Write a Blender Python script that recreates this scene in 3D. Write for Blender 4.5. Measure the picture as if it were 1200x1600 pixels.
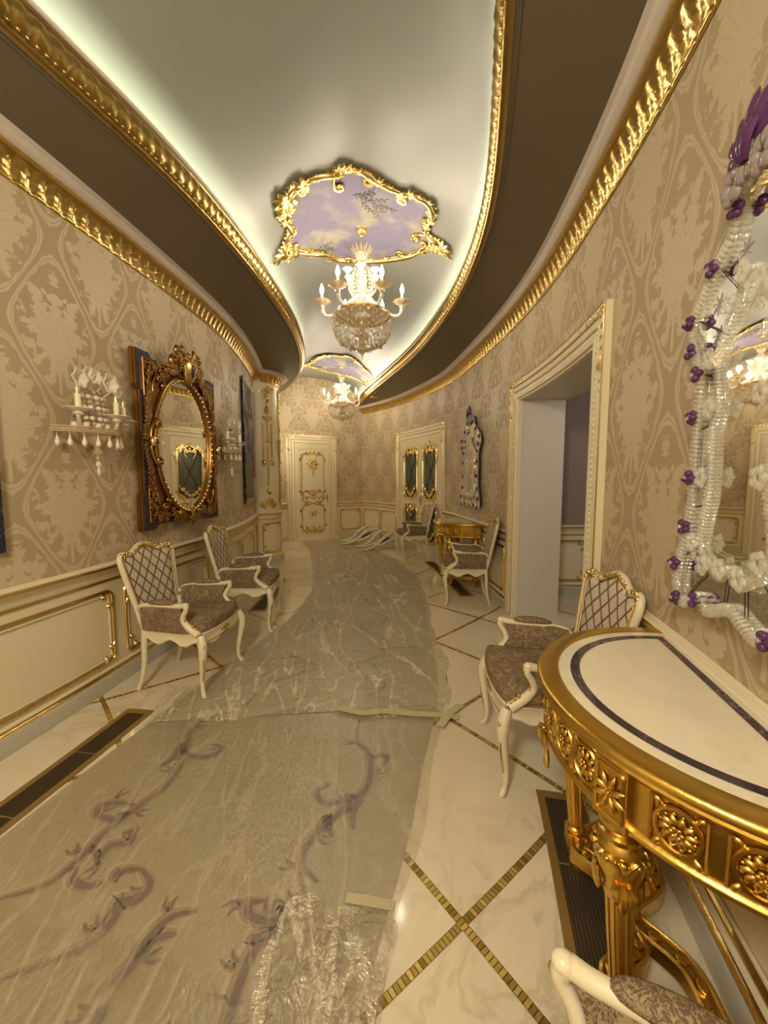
import bpy, math, random
import numpy as np
from mathutils import Vector, Matrix, noise
random.seed(7)
PI = math.pi
for o in list(bpy.data.objects): bpy.data.objects.remove(o)
scn = bpy.context.scene
COL = scn.collection
# ------------------------------------------------------------------ camera, world, light, exposure
cd = bpy.data.cameras.new('camera'); cam = bpy.data.objects.new('camera', cd); COL.objects.link(cam)
cam.location = (0, 0, 1.5); cam.rotation_euler = (math.radians(90-5.05), 0, 0)
cd.sensor_fit = 'HORIZONTAL'; cd.sensor_width = 36; cd.lens = 36*610/1200; cd.clip_start = .02
scn.camera = cam
wd = bpy.data.worlds.new('world'); scn.world = wd; wd.use_nodes = True
wd.node_tree.nodes['Background'].inputs[0].default_value = (.5, .47, .4, 1)
wd.node_tree.nodes['Background'].inputs[1].default_value = .02
scn.view_settings.view_transform = 'Standard'; scn.view_settings.look = 'None'
scn.view_settings.gamma = 1; scn.view_settings.use_curve_mapping = False
scn.view_settings.exposure = 1.5
COVE_E = 3.6; BULB_E = 112.0
def lamp(name, kind, loc, energy, color, size=.2, rot=(0,0,0), sy=None):
    l = bpy.data.lights.new(name, kind); l.energy = energy; l.color = color
    if kind == 'AREA':
        l.size = size
        if sy: l.shape = 'RECTANGLE'; l.size_y = sy
    else: l.shadow_soft_size = size
    o = bpy.data.objects.new(name, l); COL.objects.link(o); o.location = loc; o.rotation_euler = rot
    return o
lamp('rear_fill_lamp', 'POINT', (-.75, -.75, 2.75), 80, (1, .91, .72), .22)    # added fill lamp behind the camera; no chandelier is built here
lamp('recess_fill_lamp', 'POINT', (-2.42, 8.25, 2.35), 9, (1, .90, .70), .15)         # added fill lamp hidden behind the column, brightens the far end
lamp('side_room_fill_lamp', 'POINT', (3.0, 3.2, 2.3), 9, (1.0, .88, .76), .15)      # added unseen lamp that lifts the side room

# ------------------------------------------------------------------ shader helpers
class S:
    """a shader value with operators"""
    def __init__(s, nt, k): s.nt = nt; s.k = k
    def _m(s, op, *a):
        n = s.nt.nodes.new('ShaderNodeMath'); n.operation = op
        for i, x in enumerate((s,)+a):
            if isinstance(x, S): s.nt.links.new(x.k, n.inputs[i])
            else: n.inputs[i].default_value = x
        return S(s.nt, n.outputs[0])
    def __add__(s, o): return s._m('ADD', o)
    __radd__ = __add__
    def __sub__(s, o): return s._m('SUBTRACT', o)
    def __rsub__(s, o): return s._m('MULTIPLY', -1.0)._m('ADD', o)
    def __mul__(s, o): return s._m('MULTIPLY', o)
    __rmul__ = __mul__
    def __truediv__(s, o): return s._m('DIVIDE', o)
    def sin(s): return s._m('SINE')
    def cos(s): return s._m('COSINE')
    def abs(s): return s._m('ABSOLUTE')
    def floor(s): return s._m('FLOOR')
    def fract(s): return s._m('FRACT')
    def gt(s, o): return s._m('GREATER_THAN', o)
    def lt(s, o): return s._m('LESS_THAN', o)
    def min(s, o): return s._m('MINIMUM', o)
    def max(s, o): return s._m('MAXIMUM', o)
    def pow(s, o): return s._m('POWER', o)
    def pp(s, o): return s._m('PINGPONG', o)
    def wrap(s, a, b): return s._m('WRAP', b, a)
    def clamp(s):
        n = s.nt.nodes.new('ShaderNodeClamp'); s.nt.links.new(s.k, n.inputs[0]); return S(s.nt, n.outputs[0])
    def step(s, t, w):            # soft step
        return ((s - (t - w)) * (1/(2*w))).clamp()
def mat(name, col=(.8,.8,.8), rough=.5, metal=0.0, **kw):
    m = bpy.data.materials.new(name); m.use_nodes = True
    b = m.node_tree.nodes['Principled BSDF']
    b.inputs['Base Color'].default_value = (*col, 1); b.inputs['Roughness'].default_value = rough
    b.inputs['Metallic'].default_value = metal
    for k, v in kw.items(): b.inputs[k.replace('_', ' ')].default_value = v
    m.diffuse_color = (*col, 1)
    return m
def bs(m): return m.node_tree.nodes['Principled BSDF']
def uvs(m):
    nt = m.node_tree; n = nt.nodes.new('ShaderNodeUVMap'); sp = nt.nodes.new('ShaderNodeSeparateXYZ')
    nt.links.new(n.outputs[0], sp.inputs[0]); return S(nt, sp.outputs[0]), S(nt, sp.outputs[1]), n.outputs[0]
def objc(m):
    nt = m.node_tree; n = nt.nodes.new('ShaderNodeTexCoord'); sp = nt.nodes.new('ShaderNodeSeparateXYZ')
    nt.links.new(n.outputs['Object'], sp.inputs[0]); return S(nt, sp.outputs[0]), S(nt, sp.outputs[1]), S(nt, sp.outputs[2]), n.outputs['Object']
def noi(nt, vec, scale, detail=2, dist=0, rough=.5):
    n = nt.nodes.new('ShaderNodeTexNoise'); n.inputs['Scale'].default_value = scale
    n.inputs['Detail'].default_value = detail; n.inputs['Distortion'].default_value = dist; n.inputs['Roughness'].default_value = rough
    if vec is not None: nt.links.new(vec, n.inputs['Vector'])
    return S(nt, n.outputs['Fac'])
def vec(nt, x, y, z=0.0):
    n = nt.nodes.new('ShaderNodeCombineXYZ')
    for i, a in enumerate((x, y, z)):
        if isinstance(a, S): nt.links.new(a.k, n.inputs[i])
        else: n.inputs[i].default_value = a
    return n.outputs[0]
def mix(nt, f, a, b):
    n = nt.nodes.new('ShaderNodeMix'); n.data_type = 'RGBA'
    nt.links.new(f.k, n.inputs[0])
    for i, c in ((6, a), (7, b)):
        if isinstance(c, tuple): n.inputs[i].default_value = (*c, 1)
        else: nt.links.new(c, n.inputs[i])
    return n.outputs[2]
def bump(m, h, strength=.3, dist=.01):
    nt = m.node_tree; n = nt.nodes.new('ShaderNodeBump'); n.inputs['Strength'].default_value = strength; n.inputs['Distance'].default_value = dist
    nt.links.new(h.k, n.inputs['Height']); nt.links.new(n.outputs[0], bs(m).inputs['Normal'])
def setc(m, k, name='Base Color'): m.node_tree.links.new(k.k if isinstance(k, S) else k, bs(m).inputs[name])
M = {}
def gold(name, col, rough=.3, bscale=60, bst=.25):
    m = mat(name, col, rough, 1.0); nt = m.node_tree
    _, _, _, oc = objc(m)
    n = noi(nt, oc, 9, 3); setc(m, mix(nt, n, tuple(c*.72 for c in col), tuple(min(1, c*1.12) for c in col)))
    bump(m, noi(nt, oc, bscale, 3, .4), bst, .004)
    return m
M['gold'] = gold('gilding', (.86, .62, .22), .27)
M['goldleaf'] = gold('gold_leaf', (.76, .54, .19), .28, 40, .5)
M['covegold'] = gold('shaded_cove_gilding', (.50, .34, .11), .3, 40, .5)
M['tablegold'] = gold('burnished_gilding', (.74, .47, .10), .3)
M['oldgold'] = gold('antique_gilding', (.36, .20, .06), .32, 45, .4)
M['cream'] = mat('cream_paint', (.72, .63, .43), .42)
M['creamwhite'] = mat('chair_cream_paint', (.70, .62, .44), .33)
M['soffit'] = mat('shaded_soffit_paint', (.155, .13, .092), .5)  # shade of the unlit soffit put into the paint colour
M['white'] = mat('white_crown_paint', (.62, .56, .50), .5)
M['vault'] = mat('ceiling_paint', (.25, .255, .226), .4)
M['reveal'] = mat('reveal_paint', (.58, .55, .48), .5)
M['skirt'] = mat('skirting_marble', (.47, .44, .35), .22)
M['dark'] = mat('dark_shadow_gap', (.03, .022, .015), .6)
M['mirror'] = mat('mirror_glass', (.95, .95, .90), .015, 1.0)
M['slat'] = mat('grate_slats', (.10, .065, .03), .4, .3)
M['brass'] = mat('brown_brass', (.26, .165, .045), .4, .25)
M['blue'] = mat('blue_marbling', (.035, .03, .09), .25)
M['candle'] = mat('candle_sleeve', (.78, .74, .48), .5)
M['bronze'] = mat('bronze_handle', (.45, .33, .14), .3, 1)
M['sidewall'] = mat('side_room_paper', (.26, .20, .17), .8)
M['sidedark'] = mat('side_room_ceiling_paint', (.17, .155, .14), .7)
M['tape'] = mat('masking_tape', (.50, .44, .26), .5)
m = M['blue']; _, _, _, oc = objc(m); n_ = noi(m.node_tree, oc, 30, 4, 2); setc(m, mix(m.node_tree, n_.step(.55, .08), (.022, .02, .04), (.075, .06, .085)))
# damask wallpaper
def wallpaper(name, lo, hi, P=.66, Q=1.06, ph=0.0, vz=.25):
    m = mat(name, lo, .55); nt = m.node_tree; u0, v0, uv = uvs(m)
    wob = (noi(nt, uv, 5, 2)-.5)*.02
    u = u0/P + ph + wob; v = v0/Q + vz + wob
    g = (u*(2*PI)).cos() + (v*(2*PI)).cos()
    c = g.gt(0.0)
    k = g.abs()*.5
    pu = u.pp(.5); mu = pu*c + (.5-pu)*(1-c)                         # mirrored distance from the motif axis
    vw = v.wrap(-.5, .5)*c + (v-.5).wrap(-.5, .5)*(1-c)
    vv = vec(nt, mu*P*1.0 + c*3.7, vw*Q, 0.0)
    n1 = noi(nt, vv, 10.5, 2.2, 2.2, .45); n2 = noi(nt, vv, 24, 2, 1.5)
    yy_ = vw*Q + .10; th = (mu*P)._m('ARCTAN2', yy_); rad = ((mu*P)*(mu*P)+yy_*yy_).pow(.5)
    rays = ((th*11.0 + (rad*26).sin()*.9 + n1*2.5).cos())*(rad*5).min(1.0)
    med = (n1*.75 + n2*.30 + k*.40 + rays*.10 - .02*(1-c)).step(.69, .018)*(k + (th*16).sin()*.018).gt(.185)
    stem = ((mu*P).lt(.010))*(yy_.lt(.05)); med = med.max(stem*k.gt(.2))
    vein = ((rays.abs()).lt(.10))*(rad.gt(.07))*(rad.lt(.26)); med = med*(1-vein*.55)
    sc = ((vw*34).sin().abs()*.02 + (mu*38).sin().abs()*.02)
    band = (k - sc*.8).step(.035, .008)*(1-(k+sc*.8).step(.165, .008))
    rib = 1-(((k-.10).abs()).lt(.009))*.8
    f = (med.max(band*rib)).clamp()
    fine = noi(nt, vec(nt, u0*900, v0*160), 1, 1)
    lohi = mix(nt, f, lo, hi)
    setc(m, mix(nt, fine*.22, lohi, (lo[0]*.7, lo[1]*.68, lo[2]*.6)))
    setc(m, .66 - f*.20, 'Roughness'); setc(m, f*.0+.35, 'Specular IOR Level')
    return m
M['wallL'] = wallpaper('damask_wallpaper', (.42, .33, .20), (.575, .475, .325))
M['wallR'] = wallpaper('damask_wallpaper_right', (.42, .325, .20), (.57, .465, .31), ph=.2)
# floor: cream marble with gold mosaic lattice
def marble(name, base, vein, rough=.12, scale=1.6, amt=.55, lines=False):
    m = mat(name, base, rough); nt = m.node_tree
    if lines: u, v, co = uvs(m)
    else: _, _, _, co = objc(m)
    a = noi(nt, co, scale, 6, 1.2, .6); b = noi(nt, co, scale*1.7, 5, 2.5, .55); c = noi(nt, co, scale*.5, 3, .5)
    ve = (1-((b-.5).abs()*22).clamp())*c.step(.52, .10)*amt
    col = mix(nt, a.step(.5, .35), tuple(x*.86 for x in base), tuple(min(1, x*1.08) for x in base))
    col = mix(nt, ve.clamp(), col, vein)
    if lines:
        q = 1.15; r2 = 1/math.sqrt(2)
        d1 = ((u+v)/q); d2 = ((u-v)/q)
        def line(d, other):
            w = (d - (d+.5).floor()).abs()*(q*r2)
            return w.lt(.0125), w
        l1, w1 = line(d1, d2); l2, w2 = line(d2, d1)
        al = (d2*l1 + d1*(1-l1))*(q*r2)
        tile = (al/.017).fract(); joint = tile.lt(.16)
        rnd = noi(nt, vec(nt, (al/.017).floor()*.77, l1*5.3), 1.9, 0)
        gl = mix(nt, rnd.step(.5, .12), (.42, .27, .05), (1.0, .78, .25))
        gl = mix(nt, joint, gl, (.10, .065, .02))
        L = l1.max(l2)
        edge = (w1.lt(.0145)).max(w2.lt(.0145))
        col = mix(nt, edge, col, (.16, .11, .05)); col = mix(nt, L, col, gl)
        setc(m, L*.85, 'Metallic'); setc(m, (L*.22+rough), 'Roughness')
        bump(m, (noi(nt, co, 160, 2)*L), .5, .004)
    setc(m, col); return m
M['floor'] = marble('cream_marble_floor', (.74, .65, .475), (.42, .33, .22), .10, .9, .5, True)
M['strip'] = marble('green_grey_marble', (.40, .345, .225), (.31, .25, .15), .3, 1.0, .25)
M['inlayd'] = mat('purple_brown_marble_inlay', (.17, .12, .105), .3)
M['inlaym'] = mat('tan_marble_inlay', (.335, .255, .175), .3)
M['inlayl'] = mat('ivory_marble_inlay', (.49, .41, .28), .3)
M['tabletop'] = marble('polished_cream_marble', (.74, .66, .50), (.55, .45, .30), .09, 3, .4)
M['banddark'] = marble('dark_purple_marble', (.045, .03, .035), (.32, .27, .26), .1, 9, .8)
# fabrics
def fabric(name, dark, light, sc=1.0):
    m = mat(name, dark, .8); nt = m.node_tree; x, y, z, oc = objc(m)
    a = noi(nt, oc, 26*sc, 2, 2.6); b = noi(nt, oc, 55*sc, 1, 1.5)
    f = ((a-.5).abs().lt(.030)).max((b-.5).abs().lt(.035)).max(noi(nt, oc, 17*sc, 1, 1.5).gt(.60))
    setc(m, mix(nt, f, dark, light)); bump(m, f, .25, .002); 
    return m
M['fabric'] = fabric('brown_brocade', (.115, .072, .038), (.275, .20, .11))
m = mat('lattice_fabric', (.6, .5, .36), .8); nt = m.node_tree; x, y, z, oc = objc(m)
zz = z*1.0; q = .094
p1 = ((x+zz*.86)/q).fract(); p2 = ((x-zz*.86)/q).fract()
band = (p1.lt(.17)).max(p2.lt(.17))
dot = ((x*260).sin()*(z*260).sin()).gt(.55)
bd = noi(nt, oc, 190, 1).step(.55, .06)
cc = mix(nt, dot, (.62, .53, .38), (.34, .26, .19)); cc = mix(nt, band, cc, mix(nt, bd, (.105, .065, .055), (.20, .14, .11)))
setc(m, cc); M['lattice'] = m
# glass
def glass(name, col, a=.5, rough=.06, ior=1.7):
    m = mat(name, col, rough); nt = m.node_tree; b = bs(m)
    tr = nt.nodes.new('ShaderNodeBsdfTransparent'); tr.inputs[0].default_value = (*[min(1, c*.3+.7) for c in col], 1)
    gl = nt.nodes.new('ShaderNodeBsdfGlossy'); gl.inputs['Roughness'].default_value = rough; gl.inputs[0].default_value = (1, 1, 1, 1)
    di = nt.nodes.new('ShaderNodeBsdfDiffuse'); di.inputs[0].default_value = (*col, 1)
    f0 = ((ior-1)/(ior+1))**2; lw = nt.nodes.new('ShaderNodeLayerWeight'); lw.inputs[0].default_value = .5
    F = S(nt, lw.outputs['Facing']).pow(4)*(1-f0)*.8 + f0
    m1 = nt.nodes.new('ShaderNodeMixShader'); m1.inputs[0].default_value = a
    nt.links.new(tr.outputs[0], m1.inputs[1]); nt.links.new(di.outputs[0], m1.inputs[2])
    m2 = nt.nodes.new('ShaderNodeMixShader'); nt.links.new(F.k, m2.inputs[0])
    nt.links.new(m1.outputs[0], m2.inputs[1]); nt.links.new(gl.outputs[0], m2.inputs[2])
    nt.links.new(m2.outputs[0], nt.nodes['Material Output'].inputs[0])
    return m
M['crystal'] = glass('clear_crystal', (.90, .88, .80), .20, .06, 1.9)
M['smoke'] = glass('champagne_glass', (.66, .52, .33), .5, .08, 1.8)
M['milk'] = glass('milky_glass', (.86, .80, .66), .8, .1)
M['violet'] = glass('amethyst_glass', (.11, .035, .115), .85, .15, 1.4)
M['pale'] = glass('pale_violet_glass', (.42, .34, .32), .6, .15, 1.35)
M['pane'] = glass('green_grey_pane', (.075, .10, .075), .92, .04)
M['clearbulb'] = glass('clear_bulb_glass', (.9, .85, .7), .15, .03)
m = mat('lit_bulb', (1, 1, 1), .3); b = bs(m); b.inputs['Emission Color'].default_value = (1, .87, .69, 1); b.inputs['Emission Strength'].default_value = BULB_E; M['bulb'] = m
m = mat('cove_light_strip', (1, 1, 1), .3); b = bs(m); b.inputs['Emission Color'].default_value = (.93, 1.0, .72, 1); b.inputs['Emission Strength'].default_value = COVE_E*10; M['led'] = m
# plastic sheet
def plastic(name, milk, bs_=1.0, gs=1.0, cr_=.2):
    m = bpy.data.materials.new(name); m.use_nodes = True; nt = m.node_tree; nt.nodes.remove(nt.nodes['Principled BSDF'])
    tc = nt.nodes.new('ShaderNodeTexCoord'); oc = tc.outputs['Object']
    r1 = (noi(nt, oc, 7, 4, 2.2)-.5).abs(); r2 = (noi(nt, oc, 16, 3, 2.5)-.5).abs()
    h = r1*.8 + r2*.4 + noi(nt, oc, 50, 2)*.05
    bp = nt.nodes.new('ShaderNodeBump'); bp.inputs['Strength'].default_value = .55*bs_; bp.inputs['Distance'].default_value = .09; nt.links.new(h.k, bp.inputs['Height'])
    tr = nt.nodes.new('ShaderNodeBsdfTransparent'); tr.inputs[0].default_value = (.97, .96, .93, 1)
    gl = nt.nodes.new('ShaderNodeBsdfGlossy'); gl.inputs['Roughness'].default_value = .20; nt.links.new(bp.outputs[0], gl.inputs['Normal'])
    di = nt.nodes.new('ShaderNodeBsdfDiffuse'); di.inputs[0].default_value = (.86, .76, .56, 1); nt.links.new(bp.outputs[0], di.inputs['Normal'])
    fr = nt.nodes.new('ShaderNodeLayerWeight'); fr.inputs[0].default_value = .5; nt.links.new(bp.outputs[0], fr.inputs['Normal'])
    sp = nt.nodes.new('ShaderNodeSeparateXYZ'); nt.links.new(oc, sp.inputs[0]); X, Y = S(nt, sp.outputs[0]), S(nt, sp.outputs[1])
    lg = noi(nt, vec(nt, X*1.5+Y*.25, Y*.28-X*.1, 0.0), 3.2, 4, .8); cre = 1-((lg-.5).abs()*34).clamp(); cre2 = 1-((r2)*16).clamp()
    msk = noi(nt, oc, 1.7, 2, .5).step(.5, .12)
    w = (noi(nt, oc, 2.2, 3, 1).step(.5, .25)*.6+.6)*milk + ((1-(r1*34).clamp())*.55*(msk*.7+.3) + cre*.8 + (1-(r2*26).clamp())*.45*msk + (1-((noi(nt, vec(nt, X*2.2-Y*.5, Y*.9+X*.3, 0.0), 5.5, 3, 1.6)-.5).abs()*26).clamp())*.5*(msk*.6+.4))*cr_
    m1 = nt.nodes.new('ShaderNodeMixShader'); nt.links.new(w.k, m1.inputs[0]); nt.links.new(tr.outputs[0], m1.inputs[1]); nt.links.new(di.outputs[0], m1.inputs[2])
    m2 = nt.nodes.new('ShaderNodeMixShader'); f = ((S(nt, fr.outputs['Facing']).pow(4)*.42 + .05)*gs).clamp(); nt.links.new(f.k, m2.inputs[0]); nt.links.new(m1.outputs[0], m2.inputs[1]); nt.links.new(gl.outputs[0], m2.inputs[2])
    nt.links.new(m2.outputs[0], nt.nodes['Material Output'].inputs[0]); return m
M['plastic'] = plastic('clear_plastic_film', .08, .45, 2.2, .20)
M['plastic2'] = plastic('crumpled_plastic_film', .27, .9, 1.2, .50)
M['plastic3'] = plastic('bunched_plastic_film', .10, 1.0, 2.2, .55)

# ------------------------------------------------------------------ mesh builder
class MB:
    def __init__(s, mats): s.v = []; s.f = []; s.mi = []; s.uv = {}; s.mats = [M[k] for k in mats]; s.fn = None
    def add(s, vs, fs, mi=0):
        n = len(s.v)
        if s.fn: vs = [s.fn(*p) for p in vs]
        s.v += [tuple(map(float, p)) for p in vs]; s.f += [tuple(i+n for i in f) for f in fs]; s.mi += [mi]*len(fs)
    def grid(s, P, mi=0, cu=False, cv=False, uv=None):
        ni, nj = len(P), len(P[0]); n = len(s.v)
        vs = [P[i][j] for i in range(ni) for j in range(nj)]; fs = []
        for i in range(ni if cu else ni-1):
            for j in range(nj if cv else nj-1):
                a, b = i, (i+1) % ni; c, d = j, (j+1) % nj
                fs.append((a*nj+c, b*nj+c, b*nj+d, a*nj+d))
        s.add(vs, fs, mi)
        if uv is not None:
            for i in range(ni):
                for j in range(nj): s.uv[n+i*nj+j] = uv[i][j]
    def tube(s, pts, r, n=8, mi=0, closed=False, flat=1.0, up=None, cap=True):
        pts = [Vector(p) for p in pts]; N = len(pts)
        if not hasattr(r, '__len__'): r = [r]*N
        T = []
        for i in range(N):
            a = pts[(i-1) % N] if (closed or i > 0) else pts[0]; b = pts[(i+1) % N] if (closed or i < N-1) else pts[-1]
            t = b-a; T.append(t.normalized() if t.length > 1e-9 else Vector((0, 0, 1)))
        u = Vector(up) if up else (Vector((0, 0, 1)) if abs(T[0].z) < .9 else Vector((1, 0, 0)))
        u = (u - T[0]*u.dot(T[0])).normalized(); rings = []
        for i in range(N):
            if up: w = Vector(up); u = w - T[i]*w.dot(T[i])
            else: u = u - T[i]*u.dot(T[i])
            u = u.normalized() if u.length > 1e-6 else T[i].orthogonal().normalized()
            w = T[i].cross(u)
            rings.append([pts[i] + (u*math.sin(2*PI*k/n)*flat + w*math.cos(2*PI*k/n))*r[i] for k in range(n)])
        m = len(s.v); s.grid(rings, mi, cu=closed, cv=True)
        if cap and not closed:
            s.f += [tuple(m+k for k in range(n))[::-1], tuple(m+(N-1)*n+k for k in range(n))]; s.mi += [mi, mi]
    def lathe(s, prof, c=(0, 0, 0), n=16, mi=0, a0=0, a1=2*PI, sc=None):
        full = abs(a1-a0-2*PI) < 1e-6; k = n if full else n+1
        P = []
        for i in range(k):
            a = a0+(a1-a0)*i/n; q = sc(a) if sc else 1
            P.append([(c[0]+r*q*math.cos(a), c[1]+r*q*math.sin(a), c[2]+z) for r, z in prof])
        s.grid(P, mi, cu=full)
    def blob(s, c, r, mi=0, n=6):
        if not hasattr(r, '__len__'): r = (r, r, r)
        P = [[(c[0]+r[0]*math.cos(2*PI*i/n)*math.sin(PI*j/(n-1)), c[1]+r[1]*math.sin(2*PI*i/n)*math.sin(PI*j/(n-1)), c[2]+r[2]*math.cos(PI*j/(n-1))) for j in range(n)] for i in range(n)]
        s.grid(P, mi, cu=True)
    def box(s, c, d, mi=0):
        x, y, z = c; a, b, e = d[0]/2, d[1]/2, d[2]/2
        vs = [(x+i*a, y+j*b, z+k*e) for i in (-1, 1) for j in (-1, 1) for k in (-1, 1)]
        s.add(vs, [(0, 1, 3, 2), (4, 6, 7, 5), (0, 4, 5, 1), (2, 3, 7, 6), (0, 2, 6, 4), (1, 5, 7, 3)], mi)
    def prism(s, poly, y0, y1, mi=0, axis='y'):
        n = len(poly)
        g = (lambda p, y: (p[0], y, p[1])) if axis == 'y' else (lambda p, y: (p[0], p[1], y))
        s.add([g(p, y0) for p in poly]+[g(p, y1) for p in poly], [tuple(range(n)), tuple(range(2*n-1, n-1, -1))]+[(i, i+n, (i+1) % n+n, (i+1) % n) for i in range(n)], mi)
    def build(s, name, parent=None, smooth=True, angle=52):
        me = bpy.data.meshes.new(name); me.from_pydata(s.v, [], s.f)
        for m_ in s.mats: me.materials.append(m_)
        me.polygons.foreach_set('material_index', s.mi)
        if s.uv:
            l = me.uv_layers.new(name='UVMap'); vi = np.empty(len(me.loops), int); me.loops.foreach_get('vertex_index', vi)
            A = np.zeros((len(s.v), 2)); idx = list(s.uv.keys()); A[idx] = [s.uv[i] for i in idx]
            l.data.foreach_set('uv', A[vi].ravel())
        me.polygons.foreach_set('use_smooth', [smooth]*len(s.f)); me.update()
        if smooth and angle: me.set_sharp_from_angle(angle=math.radians(angle))
        o = bpy.data.objects.new(name, me); COL.objects.link(o)
        if parent: o.parent = parent
        return o
def tag(o, label=None, cat=None, group=None, kind=None):
    for k, v in (('label', label), ('category', cat), ('group', group), ('kind', kind)):
        if v: o[k] = v
    return o
def struct(mb, name, parent=None, smooth=True, angle=50):
    o = mb.build(name, parent, smooth, angle); o['kind'] = 'structure'; return o
def empty(name, loc=(0, 0, 0), rz=0, **k):
    o = bpy.data.objects.new(name, None); COL.objects.link(o); o.location = loc; o.rotation_euler = (0, 0, rz); o.empty_display_size = .1
    tag(o, **k); return o
def copy_tree(o, parent=None):
    c = o.copy(); COL.objects.link(c); c.parent = parent
    for ch in list(o.children): copy_tree(ch, c)
    return c
def cr(pts, n=6, closed=False):
    """catmull-rom through points of any dimension"""
    P = [np.array(p, float) for p in pts]; N = len(P); out = []
    for i in range(N if closed else N-1):
        p0 = P[(i-1) % N] if (closed or i) else 2*P[0]-P[1]; p1 = P[i]; p2 = P[(i+1) % N]; p3 = P[(i+2) % N] if (closed or i < N-2) else 2*P[-1]-P[-2]
        for k in range(n):
            t = k/n; out.append(.5*((2*p1)+(-p0+p2)*t+(2*p0-5*p1+4*p2-p3)*t*t+(-p0+3*p1-3*p2+p3)*t**3))
    if not closed: out.append(P[-1])
    return [tuple(p) for p in out]
# ornament pieces; they work in a local (u, v, w) space, MB.fn maps it to the place (u right, v up, w out)
def leaf(mb, u, v, ang, L, w, curl=.6, h=None, mi=0, z0=0.0, n=6):
    h = h or w*.9; P = []; a = ang
    for i in range(n+1):
        P.append((u, v, z0+h*.6+h*.6*math.sin(PI*i/n))); u += math.cos(a)*L/n; v += math.sin(a)*L/n; a += curl/n
    mb.tube(P, [w*(.35+.75*math.sin(PI*min(1, .15+.8*i/n)))*(1 if i < n else .3) for i in range(n+1)], 6, mi, flat=.7, cap=True, up=(0, 0, 1))
    return u, v, a
def cscroll(mb, u, v, ang, size, hand=1, r=.012, mi=0, turns=1.3, z0=0.0, body=1.2):
    """a stem that starts at (u, v), runs along ang and curls into a volute"""
    P = []; R = []; a = ang; n = 9
    for i in range(n):
        P.append((u, v, z0+r)); R.append(r*(.45+.55*i/n)); d = size*body/n; u += math.cos(a)*d; v += math.sin(a)*d; a += hand*.5/n*PI*.5
    m = 14; rad = size*.3
    for i in range(m):
        d = rad*(1-.8*i/m)*turns*2*PI/m; P.append((u, v, z0+r*1.15)); R.append(r*(1-.35*i/m)); u += math.cos(a)*d; v += math.sin(a)*d; a += hand*turns*2*PI/m
    mb.tube(P, R, 6, mi, up=(0, 0, 1)); mb.blob((P[-1][0], P[-1][1], z0+r*1.3), r*1.35, mi)
    return u, v
def acanthus(mb, u, v, ang, size, mi=0, n=5, spread=1.7, z0=0.0):
    for k in range(n):
        t = (k/(n-1)-.5) if n > 1 else 0
        leaf(mb, u, v, ang+t*spread, size*(1-.45*abs(t)*2*.8), size*.13, curl=t*1.6, mi=mi, z0=z0)
    mb.blob((u, v, z0+size*.1), size*.12, mi)
def flower(mb, u, v, size, mi=0, n=6, z0=0.0, mic=None):
    for k in range(n):
        a = 2*PI*k/n; mb.blob((u+math.cos(a)*size*.55, v+math.sin(a)*size*.55, z0+size*.18), (size*.36, size*.36, size*.2), mi)
    mb.blob((u, v, z0+size*.3), size*.26, mi if mic is None else mic)

# ------------------------------------------------------------------ plan curves
def spl(P, step=.03):
    P = np.array(P, float); n = len(P); d = np.r_[0, np.cumsum(np.hypot(*np.diff(P, axis=0).T))]; h = np.diff(d)
    A = np.zeros((n, n)); A[0, 0] = A[-1, -1] = 1; B = np.zeros((n, 2))
    for i in range(1, n-1):
        A[i, i-1] = h[i-1]; A[i, i] = 2*(h[i-1]+h[i]); A[i, i+1] = h[i]; B[i] = 6*((P[i+1]-P[i])/h[i]-(P[i]-P[i-1])/h[i-1])
    Q = np.linalg.solve(A, B); m = int(d[-1]/step)+1; t = np.linspace(0, d[-1], m)
    k = np.clip(np.searchsorted(d, t)-1, 0, n-2); a = (d[k+1]-t)[:, None]; b = (t-d[k])[:, None]; hk = h[k][:, None]
    return Q[k]*a**3/(6*hk)+Q[k+1]*b**3/(6*hk)+(P[k]/hk-Q[k]*hk/6)*a+(P[k+1]/hk-Q[k+1]*hk/6)*b
class Path:
    def __init__(s, pts, side, step=.03, raw=False):
        s.P = np.array(pts, float) if raw else spl(pts, step); s.side = side
        s.d = np.r_[0, np.cumsum(np.hypot(*np.diff(s.P, axis=0).T))]; s.L = s.d[-1]
        T = np.gradient(s.P, axis=0); T /= np.hypot(T[:, 0], T[:, 1])[:, None]; s.T = T
        s.N = np.c_[-T[:, 1], T[:, 0]]*(1 if side == 'R' else -1)         # into the room
    def at(s, d):
        f = lambda A: np.array([np.interp(d, s.d, A[:, 0]), np.interp(d, s.d, A[:, 1])])
        return f(s.P), f(s.T), f(s.N)
    def dY(s, Y): return float(np.interp(Y, s.P[:, 1], s.d))
    def fn(s, d0, z0, n0=0.0):
        """(u, v, w) local -> world; u to the right seen from the room"""
        sg = 1 if s.side == 'L' else -1
        def f(u, v, w):
            p, t, n = s.at(d0+sg*u); q = p+n*(w+n0); return (q[0], q[1], z0+v)
        return f
    def sweep(s, mb, prof, d0=None, d1=None, step=.04, mi=0, disp=None, uv=False, close=False):
        d0 = 0 if d0 is None else d0; d1 = s.L if d1 is None else d1
        n = max(2, int((d1-d0)/step)+1); P = []; UV = []
        for i in range(n):
            d = d0+(d1-d0)*i/(n-1); p, t, nn = s.at(d); row = []; ur = []
            for j, (o, z) in enumerate(prof):
                do, dz = disp(d, j/(len(prof)-1)) if disp else (0, 0)
                q = p+nn*(o+do); row.append((q[0], q[1], z+dz)); ur.append((d, z))
            P.append(row); UV.append(ur)
        if s.side == 'R': pass
        mb.grid(P, mi, cv=close, uv=UV if uv else None)
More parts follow.
